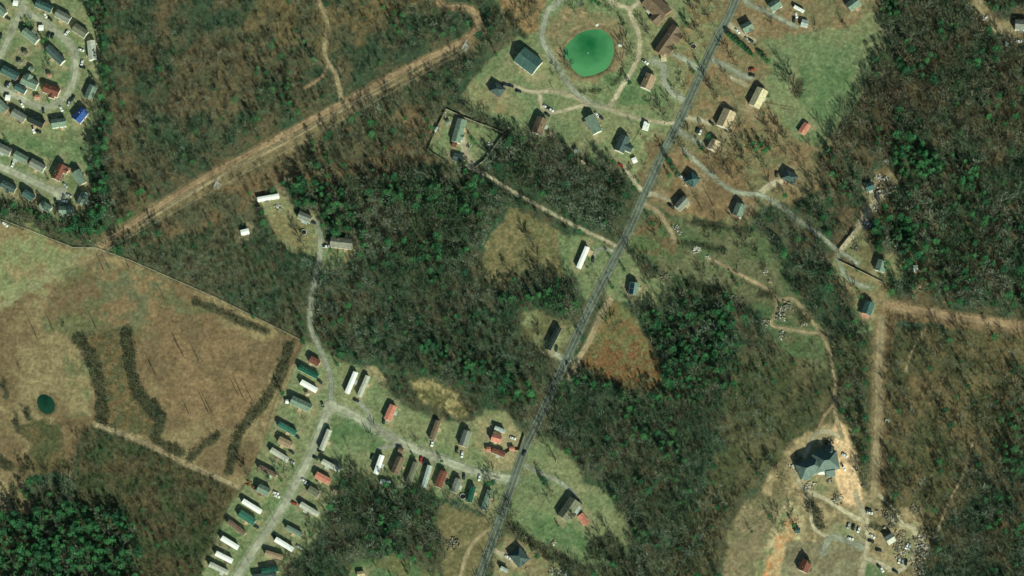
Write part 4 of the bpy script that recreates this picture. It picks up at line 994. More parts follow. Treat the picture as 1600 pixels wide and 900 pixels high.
CARS = [(71,24,60,'white'),(78,29.5,45,'dark'),(12,28,30,'dark'),(76,54,120,'dark'),(82,56,110,'dark'),(104.5,51,130,'white'),(127,78,20,'white'),(128,98,100,'white'),(129,105,15,'dark'),
 (10.5,131.5,120,'dark'),(14.5,132.5,120,'silver'),(34,163,60,'white','pickup'),(67.5,173,80,'dark'),(110,157.5,110,'dark'),(114,153,115,'dark'),(95.5,170,60,'white'),(107.5,161,110,'silver'),(1,56,100,'dark'),
 (52,203,70,'white','pickup'),(60,205.5,25,'dark'),(20,256.7,110,'white'),(102,290,50,'silver'),(108,306,30,'silver'),(101,315,10,'white'),(87,315,80,'dark'),(6,349,40,'white','pickup'),(9,352,40,'white'),
 (789,132.7,10,'dark'),(798.4,135,15,'dark'),(810,143,15,'dark'),(853,167.5,35,'white'),(857,170,30,'dark'),(861,172,30,'white'),(855.5,179.5,40,'dark'),(933,179.5,50,'white'),(939,183.5,40,'dark'),(1008.5,97,40,'white','pickup'),
 (1152.5,49,50,'white'),(1167.8,62,50,'silver'),(1173,63.5,30,'dark'),(1174.4,109,170,'red'),(1175,118,10,'dark'),(1112,192,40,'dark'),(1094.5,205.5,110,'white'),(1090,203,110,'dark'),(1049,322,40,'dark','pickup'),(1213.5,272,95,'dark'),
 (1066.5,276.5,40,'white'),(970,258,40,'red'),(1244,24,75,'white'),(1241,31,100,'dark'),(489,347,20,'dark'),(509.5,384.5,0,'white','pickup'),(926.7,405,95,'dark'),(869.5,545,100,'dark'),
 (499.5,596,40,'dark'),(504,632,70,'dark'),(464,682,40,'dark'),(455.5,706,40,'dark'),(456,722,30,'silver'),(475,751,40,'white'),(477.6,755,40,'silver'),(431,770.5,20,'white'),(432.6,775.5,20,'white'),(459.5,786.5,25,'red'),
 (400,822.8,30,'dark'),(428.7,838.5,40,'dark'),(467,855,40,'silver'),(501,705,10,'dark'),(493,715.5,30,'dark'),(556.7,625.6,20,'dark'),(582,714,120,'dark'),(600,658,100,'dark'),(675.6,692,100,'white','pickup'),(658,718,100,'red'),(663,720.7,110,'dark'),
 (714,703,100,'dark'),(722,710.4,95,'white'),(725,745,95,'dark'),(749,746.7,95,'white'),(699,753,100,'dark'),(801.6,685,20,'white'),(819,708,117,'dark'),(905.5,784,50,'dark'),(793.5,870.7,30,'white'),(798,873,20,'white'),
 (1320,712,30,'white'),(1318,731,60,'white','pickup'),(1359,802,10,'white'),(1357,797,10,'dark'),(1325.7,822,110,'silver'),(1333.5,824.4,105,'dark'),(1341.6,828,110,'white'),(1329,842,15,'white'),(1363,838,40,'white'),(1361,846,20,'dark'),(1373,860,10,'dark'),
 (1405,876,100,'white'),(1410,878,100,'silver'),(1416,879,100,'dark'),(1417,854,120,'white'),(1421,855,120,'silver'),(1374,886,50,'dark'),(1378,890,60,'white'),(1399,893,30,'dark'),(1592,65,10,'white'),(1597,75,0,'dark')]
for cdef in CARS: vehicle(*cdef)
def camper(u, v, ang, L, label):
    x, y = ground(u, v, 1.5); t = thing('camper_trailer', label, 'camper', (x, y, zat(x, y)), R(-ang))
    m = MB(); m.prism([(-1.25, .6), (1.25, .6), (1.25, 2.6), (1.05, 2.85), (-1.05, 2.85), (-1.25, 2.6)], -L / 2, L / 2); m.obj('body', PAINT['white'], t)
    m = MB(); m.box(-.6, .6, -.4, .4, 2.86, 3.1); m.obj('roof_unit', M_TRIM, t)
    for q in (-.45, .45):
        for sy in (-1, 1):
            m = MB(); m.tube((q, sy * 1.1 - .1, .35), (q, sy * 1.1 + .1, .35), .35, .35, 10); m.obj('wheel', M_TYRE, t)
    for sy in (-1, 1):
        m = MB(); m.box(L * .1, L * .3, sy * 1.26 - .02, sy * 1.26 + .02, 1.4, 2.1); m.obj('window', M_GLASS, t)
    LANDMARKS.append((u, v, label))
camper(1007, 196, 105, 6.5, 'white camper parked at the end of the pale lane'); camper(1011.5, 198, 105, 6.0, 'second white camper just right of the lane-end camper')
camper(1248.5, 14.5, 30, 9, 'big white camper above the silver-grey garage')

# ------------------------------------------------------------ poles, tower, fences, yard things
def pole(u, v, h=9.5):
    x, y = ground(u, v); z = zat(x, y); t = thing('utility_pole', None, 'utility pole', (x, y, z), R(rnd.uniform(0, 180)), 'wooden utility poles')
    m = MB(); m.tube((0, 0, -.5), (0, 0, h), .16, .11, 7); m.obj('post', M_WOOD, t)
    m = MB(); m.box(-1.1, 1.1, -.06, .06, h - 1, h - .85); m.obj('crossarm', M_WOOD, t)
    m = MB(); m.tube((.35, 0, h - 2.3), (.35, 0, h - 1.5), .2, .2, 8); m.obj('transformer', M_TRIM, t)
    PEND.append((t, 'wooden utility pole', u, v)); return (x, y, z + h - .9)
PP = [(871,153),(962,160),(578,685),(591,676),(638,698),(548,707),(678,711),(433,823),(390,881),(462,740),(484,675),(795,204),(869,723),(821,842),(1149,155),(1113,98),(1075,196),(1030,290),(985,380),(945,455),(903,545),(866,610),(835,690),(775,860)]
for p in PP: pole(*p)
def lattice(u, v, h, label):
    x, y = ground(u, v); z = zat(x, y); t = thing('power_pylon', label, 'pylon', (x, y, z), R(-28))
    st = noisy('galvanised_steel', (.34, .35, .33), .1, 2, .5, .4)
    m = MB(); b = 2.4
    for sx in (-1, 1):
        for sy in (-1, 1):
            m.tube((sx * b, sy * b, -.3), (sx * .35, sy * .35, h), .11, .08, 4)
    for k in range(7):
        z0 = h * k / 7; z1 = h * (k + 1) / 7; r0 = b + (.35 - b) * z0 / h; r1 = b + (.35 - b) * z1 / h
        for s1, s2 in (((-1, -1), (1, -1)), ((1, -1), (1, 1)), ((1, 1), (-1, 1)), ((-1, 1), (-1, -1))):
            m.tube((s1[0] * r0, s1[1] * r0, z0), (s2[0] * r1, s2[1] * r1, z1), .06, .06, 4); m.tube((s2[0] * r0, s2[1] * r0, z0), (s1[0] * r1, s1[1] * r1, z1), .06, .06, 4)
    m.obj('lattice_frame', st, t)
    for zz in (h * .72, h * .9):
        m = MB(); m.tube((0, -4.5, zz), (0, 4.5, zz), .12, .12, 4); m.tube((0, -4.5, zz), (0, 0, zz + 1.2), .08, .08, 4); m.tube((0, 4.5, zz), (0, 0, zz + 1.2), .08, .08, 4); m.obj('crossarm', st, t)
    LANDMARKS.append((u, v, label)); return x, y, z + h * .72
tw = [lattice(727, 76, 15, 'pale steel pylon at the dirt track bend'), lattice(340, 291, 15, 'pale steel pylon beside the dirt right of way')]
def wires(a, b, off, name_label):
    a = Vector(a); b = Vector(b); d = (b - a).normalized(); s = Vector((-d.y, d.x, 0)) * off
    m = MB(); n = 24; prev = None
    for i in range(n + 1):
        t = i / n; p = a.lerp(b, t) + s; p.z -= 4.5 * 4 * t * (1 - t) * .6
        if prev is not None: m.tube(prev, p, .035, .035, 3)
        prev = p
    o = m.obj('power_wire', noisy('wire', (.42, .42, .38), .05, 1, .4), None); tag(o, name_label, 'power wire', 'wires along the right of way')
far0 = ground(-40, 500) ; far0 = (far0[0], far0[1], 12.0)
for off, wd_ in ((-4, 'upper'), (4, 'lower')):
    wires(tw[1], tw[0], off, wd_ + ' pale wire slung between the two steel pylons')
    wires(far0, tw[1], off, wd_ + ' pale wire crossing the west pasture to a pylon')
def fence(pts, h, label, m_, gap=3.0, th=.1, solid=False):
    g = [ground(*p) for p in pts]; x0, y0 = g[0]; z0 = zat(x0, y0)
    t = thing('fence', label, 'fence', (x0, y0, z0)); rails = MB(); posts = MB(); panel = MB()
    for a, b in zip(g[:-1], g[1:]):
        L = math.hypot(b[0] - a[0], b[1] - a[1]); n = max(1, int(L / gap))
        for i in range(n):
            p = [(a[0] + (b[0] - a[0]) * q / n - x0, a[1] + (b[1] - a[1]) * q / n - y0) for q in (i, i + 1)]
            zz = [zat(q[0] + x0, q[1] + y0) - z0 for q in p]
            posts.tube((*p[0], zz[0] - .3), (*p[0], zz[0] + h + .1), .06, .06, 5)
            if solid:
                b_ = len(panel.V); dx = (p[1][1] - p[0][1]); dy = -(p[1][0] - p[0][0]); l_ = math.hypot(dx, dy) or 1; dx *= th / 2 / l_; dy *= th / 2 / l_
                for (q, z_) in zip(p, zz):
                    for s_ in (-1, 1): panel.V += [(q[0] + s_ * dx, q[1] + s_ * dy, z_ - .1), (q[0] + s_ * dx, q[1] + s_ * dy, z_ + h)]
                panel.F += [tuple(b_ + i for i in f) for f in ((0, 1, 5, 4), (2, 6, 7, 3), (1, 3, 7, 5), (0, 4, 6, 2), (0, 2, 3, 1), (4, 5, 7, 6))]
            else:
                for hh in (.35, .7, 1.0): rails.tube((*p[0], zz[0] + h * hh), (*p[1], zz[1] + h * hh), th / 2, th / 2, 4)
    posts.obj('posts', m_, t)
    (panel if solid else rails).obj('panel' if solid else 'rails', m_, t)
FG = noisy('fence_pale', (.36, .32, .24), .2, 1)
FD = noisy('fence_dark', (.10, .085, .06), .2, 1)
fence([(0, 343), (60, 366), (115, 388), (150, 388), (205, 408), (270, 436), (335, 464), (400, 496), (476, 534)], 1.3, 'long pale rail fence along the top of the west pasture', FG, 3, .22)
fence([(476, 534), (462, 560), (445, 592), (430, 630), (414, 684)], 1.3, 'dark wire fence between pasture and mobile home park', FD, 3, .1)
fence([(697, 171), (725, 184), (745, 192), (770, 201), (788, 209), (772, 230), (757, 250), (742, 262)], 2.0, 'pale timber fence on the upper side of fenced yard', FG, 3, .12, True)
fence([(697, 171), (682, 202), (668, 234), (686, 246), (703, 257)], 2.0, 'weathered dark fence on the lower side of fenced yard', M_WOOD, 3, .12, True)
fence([(1311, 408), (1345, 425), (1381, 443)], 1.8, 'straight pale board fence below the eastern lane', FG, 3, .12, True)
fence([(1310, 390), (1322, 375), (1334, 360)], 1.8, 'dark board fence along the eastern dirt drive', M_WOOD, 3, .12, True)
fence([(790, 709), (800, 703), (811, 704), (819, 679)], 1.8, 'dark board fence round the corner compound', FD, 3, .12, True)
fence([(1190, 22), (1227, 38), (1238, 12)], 1.4, 'dark wire fence round the top gravel drive lot', FD, 3, .08)
fence([(1190, 161), (1240, 170), (1241, 174), (1218, 171)], 1.1, 'faint garden fence outline on the green meadow', M_WOOD, 3, .1)
fence([(986, 203), (1003, 200), (990, 222)][1:], 1.2, 'pale garden fence from camper to slate wing house', FG, 3, .1)
def trampoline(u, v, label):
    x, y = ground(u, v, 1); t = thing('trampoline', label, 'trampoline', (x, y, zat(x, y)))
    m = MB(); m.disc(0, 0, .85, .88, 1.9, 24); m.obj('mat', noisy('tramp_mat', (.015, .015, .018), .1, 1), t)
    m = MB(); n = 24
    for i in range(n):
        a, b = 2 * math.pi * i / n, 2 * math.pi * (i + 1) / n
        m.tube((2.15 * math.cos(a), 2.15 * math.sin(a), .9), (2.15 * math.cos(b), 2.15 * math.sin(b), .9), .14, .14, 5)
    m.obj('rim', M_TRIM, t)
    for i in range(6):
        a = 2 * math.pi * i / 6; m = MB(); m.tube((2.1 * math.cos(a), 2.1 * math.sin(a), -.1), (2.1 * math.cos(a), 2.1 * math.sin(a), .85), .04, .04, 5); m.obj('leg', M_TRIM, t)
trampoline(723, 776, 'round trampoline below the grey mobile home'); trampoline(474.5, 362, 'round dark trampoline in the lane clearing'); trampoline(1083.5, 72.5, 'round pale-rimmed trampoline beside the main road verge')
def junk(u, v, r, n, cols, label, seed, name='junk_heap', cat='scrap heap'):
    """a jumble of boards, sheets and boxes thrown together"""
    q = random.Random(seed); x, y = ground(u, v); z = zat(x, y)
    V = []; F = []; mi = []; keys = [noisy('junk_' + k, {'w': (.58, .56, .50), 'g': (.20, .21, .17), 't': (.38, .30, .19), 'b': (.03, .07, .32), 'r': (.24, .09, .05), 'd': (.07, .07, .06)}[k], .2, 1) for k in cols]
    n = int(n * 1.3)
    for i in range(n):
        a = q.uniform(0, 6.28); d = r * S * q.random() ** .8 * 1.25; l, w_, h = q.uniform(.3, 1.9), q.uniform(.15, .9), q.uniform(.06, .6)
        M = Matrix.Translation((d * math.cos(a), d * math.sin(a), q.uniform(.05, .9))) @ Matrix.Rotation(q.uniform(0, 6.28), 4, 'Z') @ Matrix.Rotation(q.uniform(-.5, .5), 4, 'X')
        b = MB().box(-l / 2, l / 2, -w_ / 2, w_ / 2, -h / 2, h / 2); o = len(V)
        V += [tuple(M @ Vector(p)) for p in b.V]; F += [tuple(o + i for i in f) for f in b.F]; mi += [i % len(cols)] * 6
    o = link(name, mesh_from(name, V, F, keys, mi), None, (x, y, z)); tag(o, label, cat)
J = [(434,323,6,26,'wwg','white scrap sheets below the long white trailer'),(1367.5,327,4,12,'w','white tarpaulin heap beside the dirt drive'),(1373,278,5,16,'ww','white scrap sheets at the shabby house'),(1384,279,3,10,'w','small bright white heap behind the shabby house'),
 (1384,252,4,10,'w','white sheet lying above the shabby house'),(1395,298,6,22,'wgt','pale scattered rubbish right of the shabby house'),(1372,300,13,70,'tgtdw','long spread of pale rubbish on the dirt drive'),(1355.5,352,7,30,'bbbw','bright blue tarpaulin heap by the dirt drive'),
 (1219,496,7,34,'wgtd','bright white rubble where the tracks meet'),(1229,480,9,55,'gtg','grey rubble mound inside the track triangle'),(1222,484,6,30,'gtwd','grey and white rubble left of the mound'),(1256,508,4,16,'tw','tan rubble at the lower track'),(1197,505,6,30,'gtdw','pale rubble beside the short track'),(1222,524,6,22,'gwd','grey debris below the track junction'),
 (1089,391,6,26,'w','bright white chalky heap on the rough field'),(1107,401,3,8,'w','small white heap right of the chalky heap'),(1058,360,7,40,'gtw','grey stone pile beside the dirt track bend'),(1150,470,12,60,'gd','grey brushwood pile low on the rough field'),(1040,432,6,24,'gt','grey stones on the rough field edge'),(1196,425,4,10,'w','small pale heap left of the track'),(1203,440,3,8,'t','tiny tan heap under the pale heap'),
 (1410,850,11,60,'ttg','curved timber pile in the junk yard'),(1404,838,8,34,'ttg','upper timber pile in the junk yard'),(1440,853,9,50,'gtwd','pale scrap rows on the junk yard edge'),(1433,878,9,50,'gdt','grey scrap rows low in the junk yard'),(1436,893,9,46,'gdtw','grey scrap at the bottom of junk yard'),(1447,855,5,22,'gw','bluish scrap right of the junk yard'),(1430,795,7,30,'tg','tan debris above the junk yard'),(1392,815,8,30,'tgd','mixed debris beside the yard cars'),(1404,869,5,18,'wt','pale boards above the parked cars row'),
 (1271,758,5,22,'wt','white building rubble below the huge house'),(1309,780,8,34,'gdw','grey building debris below the pale dirt'),(1238,728,4,14,'w','white debris left of the huge house'),(1292,695,8,34,'tgd','timber offcuts above the huge house'),(1350,760,3,10,'gb','bluish debris right of the pale dirt strip'),(1387,657,3.5,14,'w','round white heap in the eastern scrub'),
 (390,757,4,16,'r','round rusty junk beside the squat green-grey home'),(396,761,4,16,'rd','second rusty junk heap beside the squat home'),(446,627,3,10,'g','grey clutter behind the wide grey home'),
 (1383, 805, 5, 30, 'tgd', 'tan scrap behind the first yard cars'),(1394, 814, 5, 26, 'twg', 'pale boards under the yard scrub'),(1427, 796, 4, 20, 'tdg', 'small brown debris above the scrap rows'),(1412, 834, 4, 26, 'tgt', 'timber stack at the yard bend'),(1401, 856, 4, 26, 'tgd', 'timber ends low on the curved pile'),(1432, 844, 4, 28, 'dgt', 'dark timber between yard rows'),(1440, 838, 5, 26, 'gtw', 'pale sheets at the yard top edge'),(1438, 866, 6, 36, 'wgtd', 'mixed pale scrap down the yard edge'),(1443, 884, 6, 36, 'gdt', 'dark grey scrap by the bottom wood'),(1371, 801, 3, 12, 'gt', 'tiny scrap heap right of the yard cars'),(1415, 864, 5, 20, 'wtg', 'scattered boards above the parked cars'),(1450, 869, 5, 24, 'gdw', 'grey scrap against the bottom wood'),(1386, 826, 4, 20, 'gtd', 'scrap heap left of the shack'),(1298, 697, 5, 22, 'tdw', 'timber scraps beside the huge house'),(1262, 760, 5, 20, 'wt', 'rubble at the huge house corner'),(1338, 735, 3, 10, 'gw', 'small tool heap on the pale dirt'),(1245, 716, 5, 22, 'gdt', 'rubble left end of the huge house'),(1296, 752, 5, 24, 'tgw', 'building waste below the huge house'),
 (865,848,4,14,'wt','pale rubbish on the farmstead lawn'),(871,898,11,60,'gtwd','pale rubble cluster at the bottom edge'),(884,897,3,8,'w','bright white heap at the bottom edge'),(707,853,9,44,'gdt','grey rock pile in the south clearing'),(712,846,6,24,'gd','dark grey rocks above the rock pile'),
 (765,225,5,22,'wg','pale play gear in the fenced yard'),(762,233,4,14,'dg','dark play gear in the fenced yard'),(694,180,4,14,'wg','clutter in the fenced yard top corner'),(733,228,3,10,'dw','garden clutter beside the yard driveway'),(1337,388,5,20,'dg','dark clutter on the eastern lawn'),(1540,29,4,16,'w','white heap beside the top dirt drive'),(924,104,0.1,1,'w','pale jetty')][:-1]
for i, (u, v, r, n, cs, lab) in enumerate(J):
    junk(u, v, r, n, cs, lab, i); LANDMARKS.append((u, v, lab))
def jetty(u1, v1, u2, v2, label):
    a = ground(u1, v1); b = ground(u2, v2); z = PONDS[0].level; t = thing('jetty', label, 'jetty', (a[0], a[1], z), math.atan2(b[1] - a[1], b[0] - a[0])); L = math.hypot(b[0] - a[0], b[1] - a[1])
    m = MB(); m.box(0, L, -.9, .9, .45, .6); m.obj('deck', M_TRIM, t)
    for q in (0.3, L - .3):
        for s in (-.7, .7): m = MB(); m.tube((q, s, -.8), (q, s, .46), .09, .09, 6); m.obj('post', M_WOOD, t)
jetty(966, 71, 972, 72, 'small white jetty on the right bank of green pond')
jetty(931, 41, 935, 38, 'tiny white landing on the top bank of green pond')
x, y = ground(919, 83); m = MB(); m.disc(0, 0, -.2, .2, .32, 12); o = m.obj('fountain_float', M_TRIM); o.location = (x, y, PONDS[0].level - .1); tag(o, 'small pale float in the middle of green pond', 'float')
x, y = ground(3, 71); 

# worn and trodden ground round the homes
gme = bpy.data.objects['ground'].data
worn = np.zeros(GX.shape); q_ = [f for f in FOOT]
for fu, fv, fr in q_:
    m_ = (np.abs(GU - fu) < fr + 14) & (np.abs(GV - fv) < fr + 14)
    if not m_.any(): continue
    worn[m_] = np.maximum(worn[m_], 1 - sstep(fr - 2, fr + 9, np.hypot(GU[m_] - fu, GV[m_] - fv) + (WG1[m_] * 26)))
worn = worn * sstep(.42, .6, fbm(GU, GV, 9, 301, 3)) * .6
c = c * (1 - worn[..., None]) + np.array((.33, .265, .17)) * (.8 + .4 * n3) * worn[..., None]
cc = np.concatenate([c.reshape(-1, 3), np.ones((GX.size, 1))], 1).astype(np.float32)
gme.attributes['Col'].data.foreach_set('color', cc.ravel())
# ------------------------------------------------------------ trees
GREENS = {'pine': [(.032, .11, .046), (.042, .14, .055), (.027, .088, .042), (.055, .165, .062), (.06, .12, .055)],
 'wild': [(.035, .105, .048), (.05, .125, .055), (.03, .09, .045), (.06, .135, .055), (.045, .15, .055)]}
BARE = {'brown': [(.155, .15, .105), (.135, .14, .092), (.20, .155, .105), (.10, .125, .078), (.25, .24, .19)],
        'green': [(.125, .165, .105), (.095, .14, .085), (.16, .155, .11), (.21, .23, .18), (.075, .13, .068)],
        'dark': [(.12, .15, .105), (.09, .13, .08), (.135, .135, .095), (.19, .215, .17), (.07, .105, .062)],
        'scrub': [(.12, .12, .072), (.085, .108, .06), (.15, .12, .072), (.095, .10, .06)]}
def proto_bare(seed, h, r, nt):
    q = random.Random(seed); TV = []; TF = []; V = []; F = []
    def tube(vs, fs, p, e, r0, r1, n=3):
        p = Vector(p); e = Vector(e); d = (e - p).normalized(); a = d.cross(Vector((.3, .9, .2))).normalized(); c = d.cross(a); b = len(vs)
        for o, rr in ((p, r0), (e, r1)):
            for i in range(n): t = 6.283 * i / n; vs.append(tuple(o + a * rr * math.cos(t) + c * rr * math.sin(t)))
        for i in range(n): j = (i + 1) % n; fs.append((b + i, b + j, b + n + j)); fs.append((b + i, b + n + j, b + n + i))
    top = Vector((q.uniform(-.3, .3), q.uniform(-.3, .3), h * .62)); tube(TV, TF, (0, 0, -.4), top, .17, .09)
    nl = q.randint(6, 8); limbs = []
    for i in range(nl):
        a = 6.283 * (i + q.uniform(-.3, .3)) / nl; z0 = h * q.uniform(.28, .6); st = Vector((0, 0, z0))
        en = Vector((math.cos(a) * r * q.uniform(.55, .95), math.sin(a) * r * q.uniform(.55, .95), min(h, z0 + h * q.uniform(.18, .38))))
        tube(TV, TF, st, en, .075, .03); limbs.append((st, en))
    limbs.append((top * .8, top + Vector((0, 0, h * .38)))); tube(TV, TF, *limbs[-1], .08, .03)
    for i in range(nt):
        st, en = q.choice(limbs); p = st.lerp(en, q.uniform(.3, 1.0))
        d = (en - st).normalized() + Vector((q.uniform(-1, 1), q.uniform(-1, 1), q.uniform(-.3, 1.0))) * .9; d.normalize()
        l = r * q.uniform(.28, .62); w = q.uniform(.05, .13); s = d.cross(Vector((q.uniform(-1, 1), q.uniform(-1, 1), q.uniform(-1, 1)))).normalized() * w
        b = len(V); V += [tuple(p - s), tuple(p + s), tuple(p + d * l)]; F.append((b, b + 1, b + 2))
        if q.random() < .5:
            p2 = p + d * l * .45; d2 = (d + Vector((q.uniform(-1, 1), q.uniform(-1, 1), q.uniform(-.2, .8)))).normalized(); b = len(V)
            V += [tuple(p2 - s * .7), tuple(p2 + s * .7), tuple(p2 + d2 * l * .7)]; F.append((b, b + 1, b + 2))
    return TV, TF, V, F
def proto_green(seed, h, r, n, leaf=.5, low=.22):
    q = random.Random(seed); TV = []; TF = []; V = []; F = []
    for i in range(3): t = 6.283 * i / 3; TV.append((.18 * math.cos(t), .18 * math.sin(t), -.4))
    TV.append((0, 0, h * .9)); TF += [(0, 1, 3), (1, 2, 3), (2, 0, 3)]
    lobes = [(6.283 * k / 7 + q.uniform(-.4, .4), q.uniform(.55, 1.0)) for k in range(7)]
    tiers = [q.uniform(low, 1) for _ in range(9)]
    for i in range(n):
        z = low + (1 - low) * q.random() ** 1.15
        if q.random() < .6: z = q.choice(tiers) + q.uniform(-.03, .03)
        rr = r * (1 - z) ** .42 * 1.08 if z < 1 else .1
        a, k = q.choice(lobes); a += q.gauss(0, .3); d = rr * k * math.sqrt(q.random()) + .05
        p = Vector((d * math.cos(a), d * math.sin(a), z * h)); l = leaf * q.uniform(.6, 1.5)
        u = Vector((q.uniform(-1, 1), q.uniform(-1, 1), q.uniform(-.6, .6))).normalized(); w = u.cross(Vector((q.uniform(-.5, .5), q.uniform(-.5, .5), 1))).normalized()
        b = len(V); V += [tuple(p - u * l - w * l * .3), tuple(p + w * l * .8), tuple(p + u * l - w * l * .3)]; F.append((b, b + 1, b + 2))
    return TV, TF, V, F
def proto_bush(seed, n=26):
    q = random.Random(seed); V = []; F = []
    for i in range(n):
        a = q.uniform(0, 6.283); d = math.sqrt(q.random()); z = q.uniform(.1, 1) * (1 - d * d * .6)
        p = Vector((d * math.cos(a), d * math.sin(a), z)); l = q.uniform(.16, .42)
        u = Vector((q.uniform(-1, 1), q.uniform(-1, 1), q.uniform(-.4, .9))).normalized(); w = u.cross(Vector((q.uniform(-1, 1), q.uniform(-1, 1), 1))).normalized()
        b = len(V); V += [tuple(p - w * l * .35), tuple(p + w * l * .35), tuple(p + u * l * 1.3)]; F.append((b, b + 1, b + 2))
    return [], [], V, F
NB, NG, NS = 7, 6, 5
PB = [proto_bare(11 + i, 9 + i % 3, 3.4 + .25 * (i % 3), 95) for i in range(NB)]
PG = [proto_green(31 + i, 9.5 + i % 3, [2.5, 3.0, 3.5][i % 3], 290, .36) for i in range(NG)]
PY = [proto_bare(71 + i, 9.5 + i % 3, 3.5 + .25 * (i % 3), 200) for i in range(NB)]
PS = [proto_bush(51 + i) for i in range(NS)]
def keep_at(x, y):
    i = np.clip(np.searchsorted(XS, x), 0, len(XS) - 1); j = np.clip(np.searchsorted(YS, y), 0, len(YS) - 1)
    return KEEP[j, i], ROADMASK[j, i]
rng = np.random.default_rng(5)
SP_ = 3.6
gx, gy = np.meshgrid(np.arange(-430, 430, SP_), np.arange(-268, 272, SP_))
tx = (gx + rng.uniform(-.55, .55, gx.shape) * SP_).ravel(); ty = (gy + rng.uniform(-.55, .55, gx.shape) * SP_).ravel()
tu, tv = photo(tx, ty)
kp, rdm = keep_at(tx, ty)
dens = np.full(tu.shape, .85); ev = np.full(tu.shape, .12); size = np.full(tu.shape, .85); ck = np.zeros(tu.shape, int); KEYS = ['brown', 'green', 'dark', 'scrub']
for poly, dn, pe, sz, key in WOODS:
    w = in_poly(tu + (fbm(tu, tv, 25, 61) - .5) * 30, tv + (fbm(tu, tv, 25, 62) - .5) * 30 if pe < .5 else tv, poly)
    dens[w] = dn; ev[w] = pe; size[w] = sz; ck[w] = KEYS.index(key)
cl = fbm(tu, tv, 36, 63, 3); ev = np.where(ev < .45, ev * .35 + sstep(.57, .70, cl) * (ev * 1.6 + .12), ev)
gap = fbm(tu, tv, 22, 64, 3)
dens = dens * np.where(dens < .9, np.clip(.25 + 2.2 * (gap - .22), .2, 1.4), 1)
ok = (rng.random(tu.shape) < dens * kp) & (rdm > 3.5)
for fu, fv, fr in FOOT: ok &= np.hypot(tu - fu, tv - fv) > fr
strip_ok = np.ones(tu.shape, bool)
for pts, wd in STRIPS: strip_ok &= line_dist(tu, tv, spline(pts, 8), 40) > wd * .6
ok &= strip_ok | (kp > .5)
isg = rng.random(tu.shape) < ev
sc_ = size * np.where(ev > .45, .5 + .95 * rng.random(tu.shape) ** 1.5, (.52 + .95 * rng.random(tu.shape) ** 1.35))
